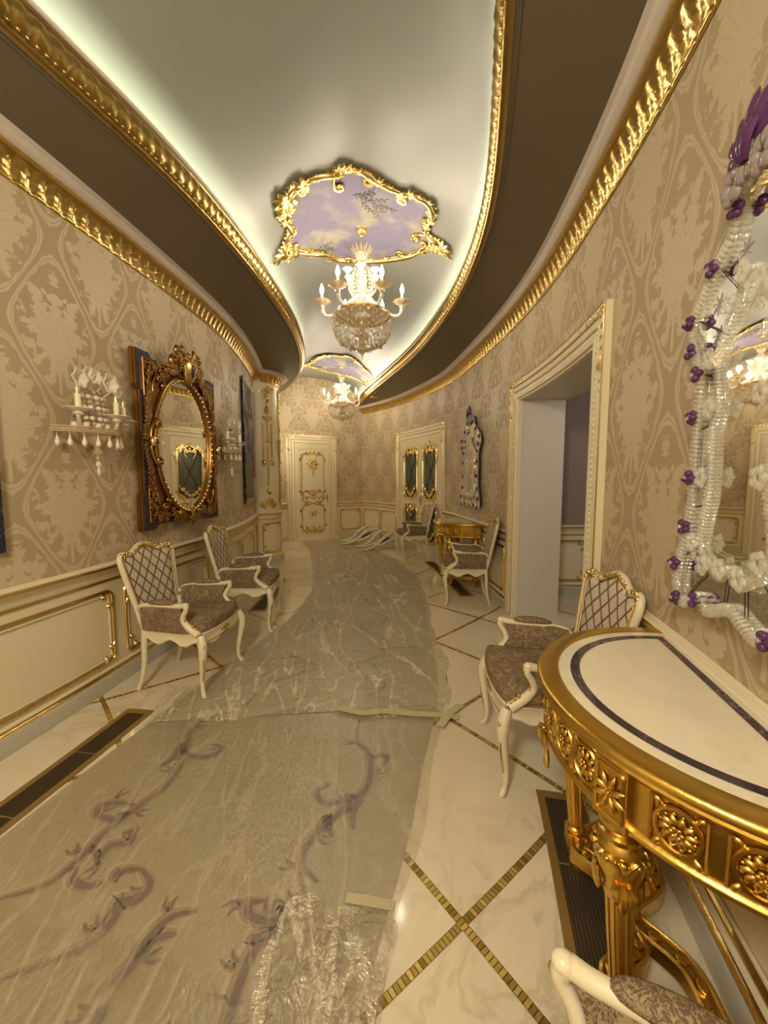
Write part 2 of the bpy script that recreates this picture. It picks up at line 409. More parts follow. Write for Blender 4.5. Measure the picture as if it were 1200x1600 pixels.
LWp = Path([(-2.95,-1.7),(-2.6,-.5),(-2.33,.6),(-2.12,1.7),(-2.0,2.5),(-1.92,3.3),(-1.87,4.2),(-1.90,4.95),(-2.0,5.7),(-2.19,6.67)], 'L')
RWp = Path([(.2,-1.7),(.62,-.5),(.97,.8),(1.20,1.75),(1.32,2.5),(1.39,3.1),(1.42,3.7),(1.41,4.3),(1.37,4.95),(1.28,5.9),(1.10,7.0),(.83,7.8),(.44,8.7),(.02,9.4),(-.55,10.12)], 'R')
LIp = Path([(-2.36,-1.7),(-2.03,-.5),(-1.75,.6),(-1.52,1.6),(-1.31,2.33),(-1.19,2.95),(-1.105,3.91),(-1.096,4.9),(-1.21,5.93),(-1.52,7.05),(-2.05,8.15),(-2.6,9.03)], 'L')
RIp = Path([(-.42,-1.7),(-.05,-.5),(.26,.8),(.46,1.62),(.60,2.2),(.70,2.75),(.745,3.4),(.72,4.1),(.62,4.91),(.43,5.9),(.17,6.85),(-.16,7.95),(-.42,8.9),(-.68,10.05)], 'R')
FWa, FWb = (-2.75, 8.91), (-.55, 10.12)
FWp = Path([(FWa[0]+(FWb[0]-FWa[0])*i/60, FWa[1]+(FWb[1]-FWa[1])*i/60) for i in range(61)], 'R', raw=True)
FWp.N = np.tile(np.array([[.4817, -.8763]]), (61, 1)); FWp.side = 'L'      # faces the camera; u runs with d
CC = (-2.31, 7.08); CR = .42
ang0 = math.atan2(6.67-CC[1], -2.19-CC[0])
COLp = Path([(CC[0]+CR*math.cos(a), CC[1]+CR*math.sin(a)) for a in np.linspace(ang0, PI*.62, 70)], 'L', raw=True)
NS = 240
def resamp(p, n): t = np.linspace(0, p.L, n); return np.c_[np.interp(t, p.d, p.P[:, 0]), np.interp(t, p.d, p.P[:, 1])]
VL = resamp(LIp, NS); VR = resamp(RIp, NS)
def vz(q): return 3.3+.55*max(0, 1-abs(q)**2.4)**.5
def vault_z(x, y):
    D = VR-VL; t = ((x-VL[:, 0])*D[:, 0]+(y-VL[:, 1])*D[:, 1])/(D**2).sum(1)
    pr = np.abs((x-VL[:, 0])*D[:, 1]-(y-VL[:, 1])*D[:, 0])/np.hypot(D[:, 0], D[:, 1]); i = pr.argmin()
    return vz((t[i]*2-1)*.92)
RAIL = .88; CORN = 3.1; SOF = 3.27
D0 = RWp.dY(2.29); D1 = RWp.dY(4.33)            # opening, outer frame
G0 = RWp.dY(7.02); G1 = RWp.dY(8.93)            # green double door
F0 = FWp.L*.213; F1 = FWp.L*.712                # white door

# ------------------------------------------------------------------ floor
def floor_uv(x, y):
    dx, dy = x+18, y-3.8; r = math.hypot(dx, dy); return (math.atan2(dy, dx)*18.45, r-18.45)
S0 = floor_uv(.42, 2.33)[0]
mb = MB(['floor']); xs = np.arange(-3.4, 4.61, .2); ys = np.arange(-2, 11.01, .2)
mb.grid([[(x, y, 0) for y in ys] for x in xs], uv=[[(floor_uv(x, y)[0]-S0, floor_uv(x, y)[1]) for y in ys] for x in xs])
struct(mb, 'floor', smooth=False)
# marble strip with inlaid scrolls
SL = Path([(-2.35,-1.6),(-1.9,0),(-1.60,1.50),(-1.30,2.81),(-1.03,3.81),(-.94,4.88),(-1.24,6.75),(-1.81,8.74),(-2.0,9.15)], 'L')
SR = Path([(-.75,-1.6),(-.36,0),(-.07,.95),(0,1.18),(.11,1.53),(.20,1.9),(.35,2.47),(.44,3.5),(.48,5.17),(.28,6.7),(-.20,7.96),(-.75,9.0),(-1.05,9.6)], 'R')
def band(n, z, a=0.0, b=1.0, m=24, i0=0, i1=None):
    A = resamp(SL, n); B = resamp(SR, n); i1 = i1 or n
    return [[tuple(A[i]+(B[i]-A[i])*(a+(b-a)*j/m))+(z,) for j in range(m+1)] for i in range(i0, i1)]
mb = MB(['strip', 'inlayd', 'inlaym', 'inlayl']); mb.grid(band(160, .003))
def ribbon(P, w, mi, z, mb=mb):
    P = cr(P, 6); n = len(P); R = []
    for i, p in enumerate(P):
        a = np.array(P[max(0, i-1)]); b = np.array(P[min(n-1, i+1)]); t = b-a; t /= (np.hypot(*t)+1e-9); q = np.array([-t[1], t[0]])
        ww = w*(.25+.75*math.sin(PI*(i+.5)/n)**.6); R.append([tuple(np.array(p)+q*ww)+(z,), tuple(np.array(p)-q*ww)+(z,)])
    mb.grid(R, mi)
VINES = [[(-0.895,2.629),(-0.926,2.439),(-1.084,2.325),(-1.146,2.205),(-1.078,1.971),(-1.066,1.779),(-1.126,1.657),(-1.182,1.532),(-1.206,1.41),(-1.25,1.316),(-1.372,1.268)],
[(-1.135,2.082),(-1.073,1.998),(-0.949,1.976),(-0.899,2.039),(-0.964,2.076)],[(-1.148,1.666),(-1.238,1.68),(-1.302,1.666),(-1.284,1.619),(-1.194,1.592),(-1.14,1.628)],
[(-1.195,1.469),(-1.128,1.417),(-1.123,1.469),(-1.047,1.484),(-1.078,1.532),(-1.11,1.524)],[(-1.155,2.082),(-1.135,1.971),(-1.165,1.907)],
[(-0.935,1.375),(-0.867,1.316),(-0.884,1.262),(-0.943,1.256),(-0.923,1.201),(-0.969,1.121),(-1.151,1.042)],[(-1.001,1.323),(-1.014,1.362),(-0.935,1.375)],
[(-1.191,1.382),(-1.156,1.329),(-1.09,1.31),(-1.047,1.323)],[(-0.649,1.228),(-0.725,1.212),(-0.767,1.16),(-0.777,1.085),(-0.812,1.01),(-0.796,0.948),(-.85,.8),(-.95,.6)],
[(-0.686,1.16),(-0.747,1.145),(-0.783,1.094)],[(-0.155,2.308),(-0.159,2.112),(-0.088,1.998),(-0.075,1.824),(-0.118,1.716),(-0.206,1.619),(-0.285,1.532),(-0.322,1.453),(-0.317,1.382),(-0.249,1.323)],
[(-0.118,1.716),(-0.261,1.676),(-0.324,1.736),(-0.269,1.79)],[(-0.1,1.696),(-0.144,1.628),(-0.136,1.54)],[(-0.22,1.61),(-0.245,1.566),(-0.215,1.508)],
[(-0.322,1.355),(-0.29,1.268),(-0.332,1.234),(-0.34,1.17),(-0.415,1.112),(-0.435,1.018),(-0.437,0.948),(-.48,.8)],[(-0.305,1.28),(-0.372,1.201),(-0.46,1.212),(-0.479,1.251),(-0.427,1.262)],
[(-0.352,1.17),(-0.404,1.15),(-0.45,1.15)],[(-0.077,1.971),(0.017,1.984),(-0.011,1.907)],[(-.6,.95),(-.5,.85),(-.55,.7),(-.65,.72)],[(-1.15,1.04),(-1.3,.95),(-1.5,.8)]]
for k, V in enumerate(VINES):
    w = .030 if len(V) > 6 else .026
    off = [(x-.010, y+.004) for x, y in V]
    ribbon(off, w*1.15, 3, .0038); ribbon(V, w, 2, .0042); ribbon([(x+.005, y-.003) for x, y in V], w*.50, 1, .0046)
for V in VINES:                                        # acanthus tips along the stems
    if len(V) < 5: continue
    Q = cr(V, 3)
    for i in range(3, len(Q)-3, 5):
        a = math.atan2(Q[i+1][1]-Q[i-1][1], Q[i+1][0]-Q[i-1][0]); sg = 1 if (i//5) % 2 else -1
        for q in range(2):
            b = a+sg*(.5+.45*q); L_ = .085-.02*q; x0, y0 = Q[i]
            P_ = [(x0+math.cos(b+sg*t*.9)*L_*t, y0+math.sin(b+sg*t*.9)*L_*t) for t in (0, .35, .7, 1.0)]
            ribbon(P_, .017, 3, .0037); ribbon(P_, .012, 2, .0041); ribbon(P_[1:], .005, 1, .0045)
for k in range(7):                                     # the vine goes on under the film
    for sgn in (-1, 1):
        y0 = 2.55+k*.85; xc = -.35 + (-.12*(k-2)**2*.12)
        V = [(xc+sgn*(.30+.12*math.sin(t*1.9+k)), y0+t*.17) for t in range(6)]
        ribbon(V, .024, 2, .0040); ribbon(V, .012, 1, .0044)
        cx, cy = xc+sgn*.22, y0+.4; ribbon([(cx+math.cos(a)*(.13-.014*a)*sgn, cy+math.sin(a)*(.13-.014*a)) for a in np.linspace(0, 5, 9)], .016, 1, .0043)
struct(mb, 'trim_floor_strip', smooth=False)

# ------------------------------------------------------------------ walls
mb = MB(['wallL']); LWp.sweep(mb, [(0, RAIL-.05), (0, SOF)], uv=True); struct(mb, 'wall_left')
mb = MB(['wallR'])
RWp.sweep(mb, [(0, RAIL-.05), (0, SOF)], 0, D0+.08, uv=True); RWp.sweep(mb, [(0, 2.42), (0, SOF)], D0+.08, D1-.08, uv=True)
RWp.sweep(mb, [(0, RAIL-.05), (0, SOF)], D1-.08, G0+.08, uv=True); RWp.sweep(mb, [(0, 2.42), (0, SOF)], G0+.08, G1-.08, uv=True)
RWp.sweep(mb, [(0, RAIL-.05), (0, SOF)], G1-.08, RWp.L, uv=True)
struct(mb, 'wall_right')
mb = MB(['wallR']); FWp.sweep(mb, [(0, RAIL-.05), (0, 4.0)], 0, F0+.08, uv=True); FWp.sweep(mb, [(0, 2.42), (0, 4.0)], F0+.08, F1-.08, uv=True); FWp.sweep(mb, [(0, RAIL-.05), (0, 4.0)], F1-.08, None, uv=True)
struct(mb, 'wall_end')
mb = MB(['wallL']); xs = np.linspace(-3.2, .5, 20); mb.grid([[(x, -1.68, z) for z in (0, 4.0)] for x in xs], uv=[[(x, z) for z in (0, 4.0)] for x in xs]); struct(mb, 'wall_back')
mb = MB(['cream']); COLp.sweep(mb, [(0, RAIL-.02), (0, SOF)]); mb.grid([[(-2.5, 7.45, z), (-2.78, 8.95, z)] for z in (0, 4.0)]); struct(mb, 'wall_column')

# cornice: gilded acanthus ovolo under a white crown
def corn_disp(per, amp, slant):
    def f(d, v):
        if v < .08 or v > .80: return (0, 0)
        x = (d/per + slant*v) % 1.0; e = math.sin(PI*(v-.08)/.72)
        lobe = math.sin(PI*x)**.7; vein = .22*math.sin(x*6*PI)*math.sin(PI*x)
        tip = .35*math.cos(2*PI*(x-.5))*(v > .55)
        a = amp*e*(lobe*1.15-.5+vein*1.3+tip*.8+.12*math.sin(v*40)*lobe)
        return (a, a*.35-(.012 if v < .2 else 0)*0)
    return f
def ovolo(a0, z0, a1, z1, n=16):
    P = [(a0, z0), (a0+.012, z0), (a0+.016, z0+.012), (a0+.008, z0+.018)]
    for i in range(n):
        t = i/(n-1); P.append((a0+.008+(a1-a0-.008)*(1-math.cos(t*PI/2))*.55+(a1-a0-.008)*t*.45, z0+.02+(z1-z0-.02)*math.sin(t*PI/2)))
    return P
k_ = [0]
def cornice(path, slant, d0=None, d1=None):
    mb = MB(['goldleaf', 'white']); path.sweep(mb, ovolo(.004, CORN, .115, CORN+.125), d0, d1, .0125, 0, corn_disp(.095, .021, slant))
    path.sweep(mb, [(.112, CORN+.122), (.125, CORN+.118), (.135, CORN+.126), (.15, CORN+.13), (.162, CORN+.145), (.168, CORN+.160), (.185, SOF-.005), (.19, SOF+.01)], d0, d1, .05, 1)
    k_[0] += 1; return struct(mb, 'trim_%d' % k_[0], angle=70)
cornice(LWp, .5, LWp.dY(-1.6)); cornice(RWp, 1.0, RWp.dY(-1.6)); cornice(COLp, .5)
# soffit and cove moulding
def soffit(wall, inner, name, extra=None):
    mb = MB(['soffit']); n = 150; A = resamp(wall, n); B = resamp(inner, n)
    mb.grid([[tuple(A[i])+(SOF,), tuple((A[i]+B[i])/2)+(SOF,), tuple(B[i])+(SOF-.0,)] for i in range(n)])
    inner.sweep(mb, [(-.055, SOF-.001), (-.055, SOF-.006), (-.048, SOF-.006), (-.048, SOF-.001)])
    inner.sweep(mb, [(-.20, SOF+.02), (-.20, SOF+.045), (-.02, SOF+.045), (-.02, 3.44)])
    struct(mb, name)
wl = Path(list(map(tuple, np.r_[LWp.P, np.array([(-2.3,6.9),(-2.45,7.6),(-2.6,8.3),(-2.75,8.95)])])), 'L', raw=True)
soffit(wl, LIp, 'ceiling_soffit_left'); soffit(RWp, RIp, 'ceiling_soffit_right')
def band_prof():
    P = [(-.03, SOF-.004), (.0, SOF-.012), (.012, SOF-.004), (.012, SOF+.008), (.002, SOF+.012)]
    for i in range(12): t = i/11; P.append((.004+.034*math.sin(PI*t)**.8, SOF+.014+.13*t))
    P += [(.006, SOF+.148), (.014, SOF+.152), (.014, SOF+.164), (.004, SOF+.168)]; return P
for pth, nm in ((LIp, 0), (RIp, 1)):
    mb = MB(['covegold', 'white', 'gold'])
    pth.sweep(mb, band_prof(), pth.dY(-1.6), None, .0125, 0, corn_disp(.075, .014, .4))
    pth.sweep(mb, [(.004, SOF+.168), (.02, SOF+.17), (.022, SOF+.185), (-.02, SOF+.19), (-.02, SOF+.1)], None, None, .05, 1)
    pth.fn0 = None
    n = int(pth.L/.035)                                                    # row of beads under the leaves
    for i in range(n):
        p, t, q = pth.at(i*.035+.01); c = p+q*.016; mb.blob((c[0], c[1], SOF+.02), (.008, .008, .006), 2, 5)
    k_[0] += 1; struct(mb, 'trim_%d' % k_[0], angle=70)
    mb = MB(['led']); pth.sweep(mb, [(-.115, SOF+.052), (-.085, SOF+.052)], None, None, .06); o = mb.build('cove_light_strip', smooth=False)
    tag(o, 'hidden strip light in the cove along the %s side of the vault' % ('left' if nm == 0 else 'right'), 'light'); o['kind'] = 'structure'; o.name = 'trim_light_%d' % nm
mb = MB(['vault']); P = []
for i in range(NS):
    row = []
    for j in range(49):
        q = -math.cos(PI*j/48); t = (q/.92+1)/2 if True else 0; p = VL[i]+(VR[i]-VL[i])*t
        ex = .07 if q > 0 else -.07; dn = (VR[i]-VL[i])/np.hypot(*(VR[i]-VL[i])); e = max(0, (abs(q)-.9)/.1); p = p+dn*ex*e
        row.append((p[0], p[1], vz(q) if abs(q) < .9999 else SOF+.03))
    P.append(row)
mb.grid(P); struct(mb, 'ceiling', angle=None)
mb = MB(['sidedark']); mb.box((-.6, 4.5, 4.1), (6, 13.5, .05)); struct(mb, 'ceiling_slab')

# ------------------------------------------------------------------ wainscot
def rounded(w, h, r=.045):
    P = []
    for cx, cy, a in ((w-r, h-r, 0), (r, h-r, PI/2), (r, r, PI), (w-r, r, 1.5*PI)):
        P += [(cx+r*math.cos(a+PI/2*k/4), cy+r*math.sin(a+PI/2*k/4)) for k in range(5)]
    out = []
    for i, p in enumerate(P):
        q = P[(i+1) % len(P)]; L = math.dist(p, q); n = max(1, int(L/.06)); out += [(p[0]+(q[0]-p[0])*k/n, p[1]+(q[1]-p[1])*k/n) for k in range(n)]
    return out
def panel(mb, path, d0, d1, z0=.185, z1=.70, rich=True):
    """gilt rococo panel frame on the dado; mats: 0 cream 1 gold"""
    sg = 1 if path.side == 'L' else -1; du = d0 if sg > 0 else d1; w = d1-d0; h = z1-z0
    mb.fn = path.fn(du, z0, .012)
    R = rounded(w, h); mb.tube([(u, v, .004) for u, v in R], .011, 6, 1, closed=True, up=(0, 0, 1))
    c = (w/2, h/2); R2 = [(u+(c[0]-u)/w*.055, v+(c[1]-v)/h*.055, .003) for u, v in R]; mb.tube(R2, .006, 5, 0, closed=True, up=(0, 0, 1))
    if rich:
        for (cu, cv, a) in ((0, 0, PI/4), (w, 0, 3*PI/4), (w, h, -3*PI/4), (0, h, -PI/4)):
            su = 1 if cu == 0 else -1; sv = 1 if cv == 0 else -1
            acanthus(mb, cu+su*.015, cv+sv*.015, a, .05, 1, 5, 2.2)
            cscroll(mb, cu+su*.13, cv, PI if su > 0 else 0, .05, -su*sv, .009, 1); cscroll(mb, cu, cv+sv*.16, -PI/2*sv, .05, su*sv, .009, 1)
            leaf(mb, cu+su*.12, cv, 0 if su > 0 else PI, .07, .009, .2, mi=1); leaf(mb, cu, cv+sv*.13, PI/2*sv, .08, .009, .2, mi=1)
    mb.fn = None
def dado(path, segs, panels, step=.05):
    mb = MB(['cream', 'gold', 'skirt'])
    for a, b in segs:
        path.sweep(mb, [(.006, .10), (.006, RAIL-.10)], a, b, step, 0)
        path.sweep(mb, [(.0, 0), (.045, 0), (.045, .085), (.035, .10), (.01, .10)], a, b, step, 2)
        path.sweep(mb, [(.035, .10), (.038, .115), (.024, .122), (.02, .135), (.012, .14), (.006, .15)], a, b, step, 0)
        path.sweep(mb, [(.036, .108), (.042, .118), (.034, .128), (.022, .132)], a, b, step, 1)
        path.sweep(mb, [(.006, RAIL-.115), (.018, RAIL-.11), (.018, RAIL-.10), (.010, RAIL-.095)], a, b, step, 1)
        path.sweep(mb, [(.006, RAIL-.10), (.012, RAIL-.05), (.028, RAIL-.035), (.034, RAIL-.02)], a, b, step, 0)
        path.sweep(mb, [(.034, RAIL-.022), (.048, RAIL-.018), (.050, RAIL-.006), (.036, RAIL)], a, b, step, 1)
        path.sweep(mb, [(.036, RAIL), (.03, RAIL+.006), (.012, RAIL+.006), (.010, RAIL+.014), (0, RAIL+.018)], a, b, step, 0)
    for p in panels: panel(mb, path, *p)
    k_[0] += 1; return struct(mb, 'trim_%d' % k_[0])
def ysplit(path, ys): return [(path.dY(a), path.dY(b)) for a, b in ys]
dado(LWp, [(0, LWp.L)], ysplit(LWp, [(.35, 1.35), (1.46, 2.74), (2.86, 4.02), (4.14, 5.10), (5.22, 6.0), (6.10, 6.58)]))
dado(RWp, [(0, D0), (D1, G0), (G1, RWp.L)], ysplit(RWp, [(-.4, .55), (.66, 1.52), (1.62, 2.2), (4.45, 5.05), (5.15, 6.30), (6.38, 6.95)])+[(G1+.07, G1+.07+(RWp.L-G1-.16)/2-.03), (G1+.07+(RWp.L-G1-.16)/2+.03, RWp.L-.06)])
dado(FWp, [(0, F0), (F1, FWp.L)], [(F1+.09, FWp.L-.08)])
dado(COLp, [(0, COLp.L)], [(.10, .52)], .03)

# ------------------------------------------------------------------ door frames
def frame_prof(): return [(0, 0), (.0, .035), (.012, .045), (.05, .045), (.06, .03), (.085, .03), (.10, .038), (.115, .026), (.15, .026), (.16, .036), (.18, .036), (.19, .018), (.20, .018), (.20, -.02)]
def casing(name, path, d0, d1, H=2.5, corners=True, depth=.0):
    """moulded cream frame with pearls and gilded corners; runs up, across and down"""
    mb = MB(['cream', 'gold', 'creamwhite'])
    sg = 1 if path.side == 'L' else -1; du = d0 if sg > 0 else d1; W = d1-d0
    mb.fn = path.fn(du, 0, 0.0); pr = frame_prof()
    n = 14
    rows = [[(k[0], H*i/n*(H-k[0])/H, k[1]) for k in pr] for i in range(n+1)]
    m = 40; rows += [[(k[0]+(W-2*k[0])*i/m, H-k[0], k[1]) for k in pr] for i in range(m+1)]
    rows += [[(W-k[0], (H-k[0])*(1-i/n), k[1]) for k in pr] for i in range(n+1)]
    mb.grid(rows)
    for off, w_, r_ in ((.055, .036, .0045), (.005, .043, .004)):
        mb.tube([(off, (H-off)*i/n, w_) for i in range(n+1)]+[(off+(W-2*off)*i/m, H-off, w_) for i in range(1, m)]+[(W-off, (H-off)*(1-i/n), w_) for i in range(n+1)], r_, 5, 1, up=(0, 0, 1))
    s_ = .036; off = .108
    for i in range(int((H-off)/s_)):
        for u in (off, W-off): mb.blob((u, i*s_+.05, .036), (.008, .0145, .010), 2, 5)
    for i in range(int((W-2*off)/s_)): mb.blob((off+i*s_+.018, H-off, .036), (.0145, .008, .010), 2, 5)
    if corners:
        for su, cu in ((1, 0.0), (-1, W)):
            for i in range(8): acanthus(mb, cu+su*.032, H-.06-.062*i, -PI/2+(.5 if i % 2 else -.5), .045-.002*i, 1, 3, 1.6, .04)
            for i in range(6): acanthus(mb, cu+su*(.08+.062*i), H-.032, (0 if su > 0 else PI)+(.5 if i % 2 else -.5), .042-.002*i, 1, 3, 1.6, .04)
            flower(mb, cu+su*.035, H-.035, .03, 1, 6, .04)
            cscroll(mb, cu+su*.02, H-.3, -PI/2, .05, su, .008, 1, z0=.04)
    return mb, name
mb, _ = casing('', RWp, D0, D1); k_[0] += 1; struct(mb, 'trim_%d' % k_[0])
# reveals and side room
mb = MB(['reveal'])
def reveal_pt(d, o, z): p, t, n = RWp.at(d); q = p-n*o; return (q[0], q[1], z)
IA, IB = D0+.19, D1-.19
for d in (IA, IB): mb.grid([[reveal_pt(d, o, z) for z in (0, 2.32)] for o in (-.02, .48)])
mb.grid([[reveal_pt(IA+(IB-IA)*i/12, o, 2.31) for o in (-.02, .48)] for i in range(13)])
struct(mb, 'door_2', smooth=False)
pA = reveal_pt(IA, .48, 0); pB = reveal_pt(IB, .48, 0)
SY = 4.93
sp = Path([(pB[0]+.0+(4.5-pB[0])*i/40, SY-.05*(i/40)) for i in range(41)], 'L', raw=True)   # wall facing the opening's far side
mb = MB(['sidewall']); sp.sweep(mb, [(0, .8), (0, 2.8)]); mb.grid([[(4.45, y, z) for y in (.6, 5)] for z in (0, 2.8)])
mb.grid([[(x, .65, z) for x in (pA[0], 4.5)] for z in (0, 2.8)]); struct(mb, 'wall_side_room')
mb = MB(['reveal']); mb.grid([[(pB[0], y, z) for y in (pB[1], 5.0)] for z in (0, 2.8)]); mb.grid([[(pA[0], y, z) for y in (.6, pA[1])] for z in (0, 2.8)])
mb.grid([[reveal_pt(IA+(IB-IA)*i/12, .48, z) for z in (2.3, 2.8)] for i in range(13)]); struct(mb, 'wall_side_room_front', smooth=False)
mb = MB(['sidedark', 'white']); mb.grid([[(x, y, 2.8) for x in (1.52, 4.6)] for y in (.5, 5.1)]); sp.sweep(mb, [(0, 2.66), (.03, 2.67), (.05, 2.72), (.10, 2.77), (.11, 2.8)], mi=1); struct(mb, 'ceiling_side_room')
MB0 = M['gold']; dado(sp, [(0, sp.L)], [(.10, .66), (.80, 1.36), (1.5, 2.06)])

# doors -----------------------------------------------------------
def ogee_frame(mb, w, h, mi, z0=.0, r=.009, cu=0, cv=0, top=True):
    """serpentine gilt panel moulding centred on (cu, cv)"""
    P = []
    c = min(w, h)*.16
    base = [(-w/2+c, h/2), (-w*.2, h/2-.012), (0, h/2+.03 if top else h/2), (w*.2, h/2-.012), (w/2-c, h/2), (w/2-c*.4, h/2-c*.4), (w/2, h/2-c), (w/2-.008, 0), (w/2, -h/2+c), (w/2-c*.4, -h/2+c*.4), (w/2-c, -h/2), (w*.2, -h/2+.012), (0, -h/2-.03), (-w*.2, -h/2+.012), (-w/2+c, -h/2), (-w/2+c*.4, -h/2+c*.4), (-w/2, -h/2+c), (-w/2+.008, 0), (-w/2, h/2-c), (-w/2+c*.4, h/2-c*.4)]
    mb.tube([(u+cu, v+cv, z0+r*.6) for u, v in cr(base, 4, True)], r, 6, mi, closed=True, up=(0, 0, 1))
    for su in (-1, 1):
        for sv in (-1, 1):
            u, v = cu+su*(w/2-c*.4), cv+sv*(h/2-c*.4)
            cscroll(mb, u, v, (PI if su > 0 else 0), c*.9, -su*sv, r*.9, mi, z0=z0); cscroll(mb, u, v-sv*.01, -PI/2*sv, c*1.1, su*sv, r*.9, mi, z0=z0)
            acanthus(mb, u, v, math.atan2(-sv, -su)+PI, c*.6, mi, 3, 1.4, z0)
mb, _ = casing('', FWp, F0, F1)
door = empty('door_1', tuple(FWp.at((F0+F1)/2)[0])+(0,), 0, kind='structure')
def to_parent(o, par):
    o.parent = par; o.matrix_parent_inverse = Matrix.Translation(par.location).inverted() if par.rotation_euler.z == 0 else (Matrix.Translation(par.location) @ Matrix.Rotation(par.rotation_euler.z, 4, 'Z')).inverted()
    o['kind'] = 'structure' if par.get('kind') == 'structure' else o.get('kind'); 
    if o['kind'] is None: del o['kind']
    return o
to_parent(mb.build('door_frame'), door)
W1 = F1-F0-.40; mb = MB(['cream']); mb.fn = FWp.fn(F0+.20, 0, 0.0)
mb.box((W1/2, 1.155, -.0), (W1, 2.30, .04)); 
for a, b, z0, z1 in ((0, .10, 0, 2.3), (W1-.10, W1, 0, 2.3), (.1, W1-.1, 2.18, 2.3), (.1, W1-.1, 0, .10)): mb.box(((a+b)/2, (z0+z1)/2, .026), (b-a, z1-z0, .012))
to_parent(mb.build('door_leaf', smooth=False), door)
mb = MB(['gold']); mb.fn = FWp.fn(F0+.20+W1/2, 0, .024)
ogee_frame(mb, W1*.66, 1.05, 0, cv=1.55); ogee_frame(mb, W1*.66, .66, 0, cv=.52); ogee_frame(mb, W1*.60, .26, 0, cv=1.04)
for v, s_ in ((1.83, .13), (.66, .10), (.25, .09), (2.1, .06), (1.12, .08)):
    flower(mb, 0, v, s_*.75, 0, 7); 
    for k in range(6): acanthus(mb, math.cos(k*PI/3)*s_*.6, v+math.sin(k*PI/3)*s_*.6, k*PI/3, s_*.7, 0, 3)
for k in range(4): leaf(mb, 0, 1.72-k*.05, -PI/2+(.5 if k % 2 else -.5), .07, .012, 0)
for su in (-1, 1):
    for v in (1.12, 2.02, .84, .22): cscroll(mb, su*.05, v, 0 if su > 0 else PI, .10, su, .009, 0)
to_parent(mb.build('door_ornament'), door)
mb = MB(['bronze']); mb.fn = FWp.fn(F1-.20-.06, 1.0, .02); mb.box((0, 0, .008), (.035, .19, .01)); mb.tube([(0, .02, .01), (0, .02, .05), (-.03, .02, .055), (-.11, .015, .055)], .008, 6, 0); to_parent(mb.build('door_handle'), door)

# green glazed double door
mb, _ = casing('', RWp, G0, G1)
door = empty('door_3', tuple(RWp.at((G0+G1)/2)[0])+(0,), 0, kind='structure')
to_parent(mb.build('door_frame'), door)
WG = (G1-G0-.40)/2
for side in (0, 1):
    mb = MB(['cream', 'pane', 'gold', 'bronze', 'reveal']); f0 = RWp.fn(G1-.20-side*WG, 0, 0); mb.fn = f0
    # leaf with two glazed fields: stiles, rails, panes set back
    w = WG; fu, fw = .14, w-.28
    for a, b, z0, z1 in ((.005, fu, 0, 2.3), (w-fu, w-.005, 0, 2.3), (fu, w-fu, 2.10, 2.3), (fu, w-fu, .92, 1.08), (fu, w-fu, 0, .22)):
        mb.box(((a+b)/2, (z0+z1)/2, 0), (b-a, z1-z0, .045))
    lf = to_parent(mb.build('door_leaf', smooth=False), door)
    mb = MB(['pane', 'dark', 'reveal']); mb.fn = f0; mb.box((w/2, 1.16, -.008), (fw+.02, 2.0, .006))
    for z0, z1 in ((1.08, 2.10), (.22, .92)):
        mb.tube([(fu, z0, 0), (w-fu, z1, 0)], .006, 4, 1); mb.tube([(fu, z1, 0), (w-fu, z0, 0)], .006, 4, 1); mb.box((w/2, (z0*.4+z1*.6), 0), (fw, .01, .01), 1)
    mb.box((w/2, 1.16, -.25), (w, 2.3, .01), 2)
    to_parent(mb.build('pane'), door)
    mb = MB(['gold', 'cream']); mb.fn = RWp.fn(G1-.20-side*WG-w/2, 0, .022)
    # curved spandrels of the arched tops and their gilding
    for cv, hh in ((1.59, 1.04), (.57, .72)):
        ogee_frame(mb, fw+.03, hh, 0, cv=cv, r=.011)
        for su in (-1, 1):
            P = [(su*(fw/2+.01), cv+hh/2-.22), (su*fw*.46, cv+hh/2-.10), (su*fw*.25, cv+hh/2-.015), (su*fw*.05, cv+hh/2-.10), (0, cv+hh/2-.02)]
            mb.tube([(u, v, .006) for u, v in cr(P, 6)], .012, 6, 0, up=(0, 0, 1))
            for k, (u, v) in enumerate(P[:4]): acanthus(mb, u, v, PI/2*(1 if k % 2 else -1)+su*.4, .085, 0, 5, 2.0)
            for k in range(4): acanthus(mb, su*(fw*.1+k*fw*.11), cv-hh/2+.05+.05*math.sin(k*2.1), su*(.5-k*.3)+PI/2, .08, 0, 5, 2.2)
            cscroll(mb, su*.02, cv-hh/2+.17, -.4 if su > 0 else PI+.4, .13, su, .012, 0); cscroll(mb, su*fw*.46, cv-hh/2+.30, -PI/2, .11, -su, .012, 0)
            cscroll(mb, su*fw*.1, cv+hh/2-.23, .7 if su > 0 else PI-.7, .12, su, .011, 0)
            for k in range(3): leaf(mb, su*(fw/2+.01), cv+hh/2-.22-.05*k, -PI/2+su*.5, .07, .012, 0)
        flower(mb, 0, cv+hh/2+.02, .05, 0, 7); acanthus(mb, 0, cv+hh/2+.03, PI/2, .08, 0, 5, 2.2)
    acanthus(mb, 0, 1.0, -PI/2, .10, 0, 5, 2.0); acanthus(mb, 0, 1.0, PI/2, .07, 0, 5, 2.4); flower(mb, 0, 1.0, .035, 0)
    for k in range(5): leaf(mb, 0, .9-k*.055, -PI/2+(.6 if k % 2 else -.6), .08, .014, 0)
    to_parent(mb.build('door_ornament'), door)
mb = MB(['bronze']); mb.fn = RWp.fn((G0+G1)/2, 1.03, .024); mb.box((.04, 0, .005), (.04, .2, .01)); mb.tube([(.04, .02, .01), (.04, .02, .055), (.13, .02, .055)], .009, 6); to_parent(mb.build('door_handle'), door)

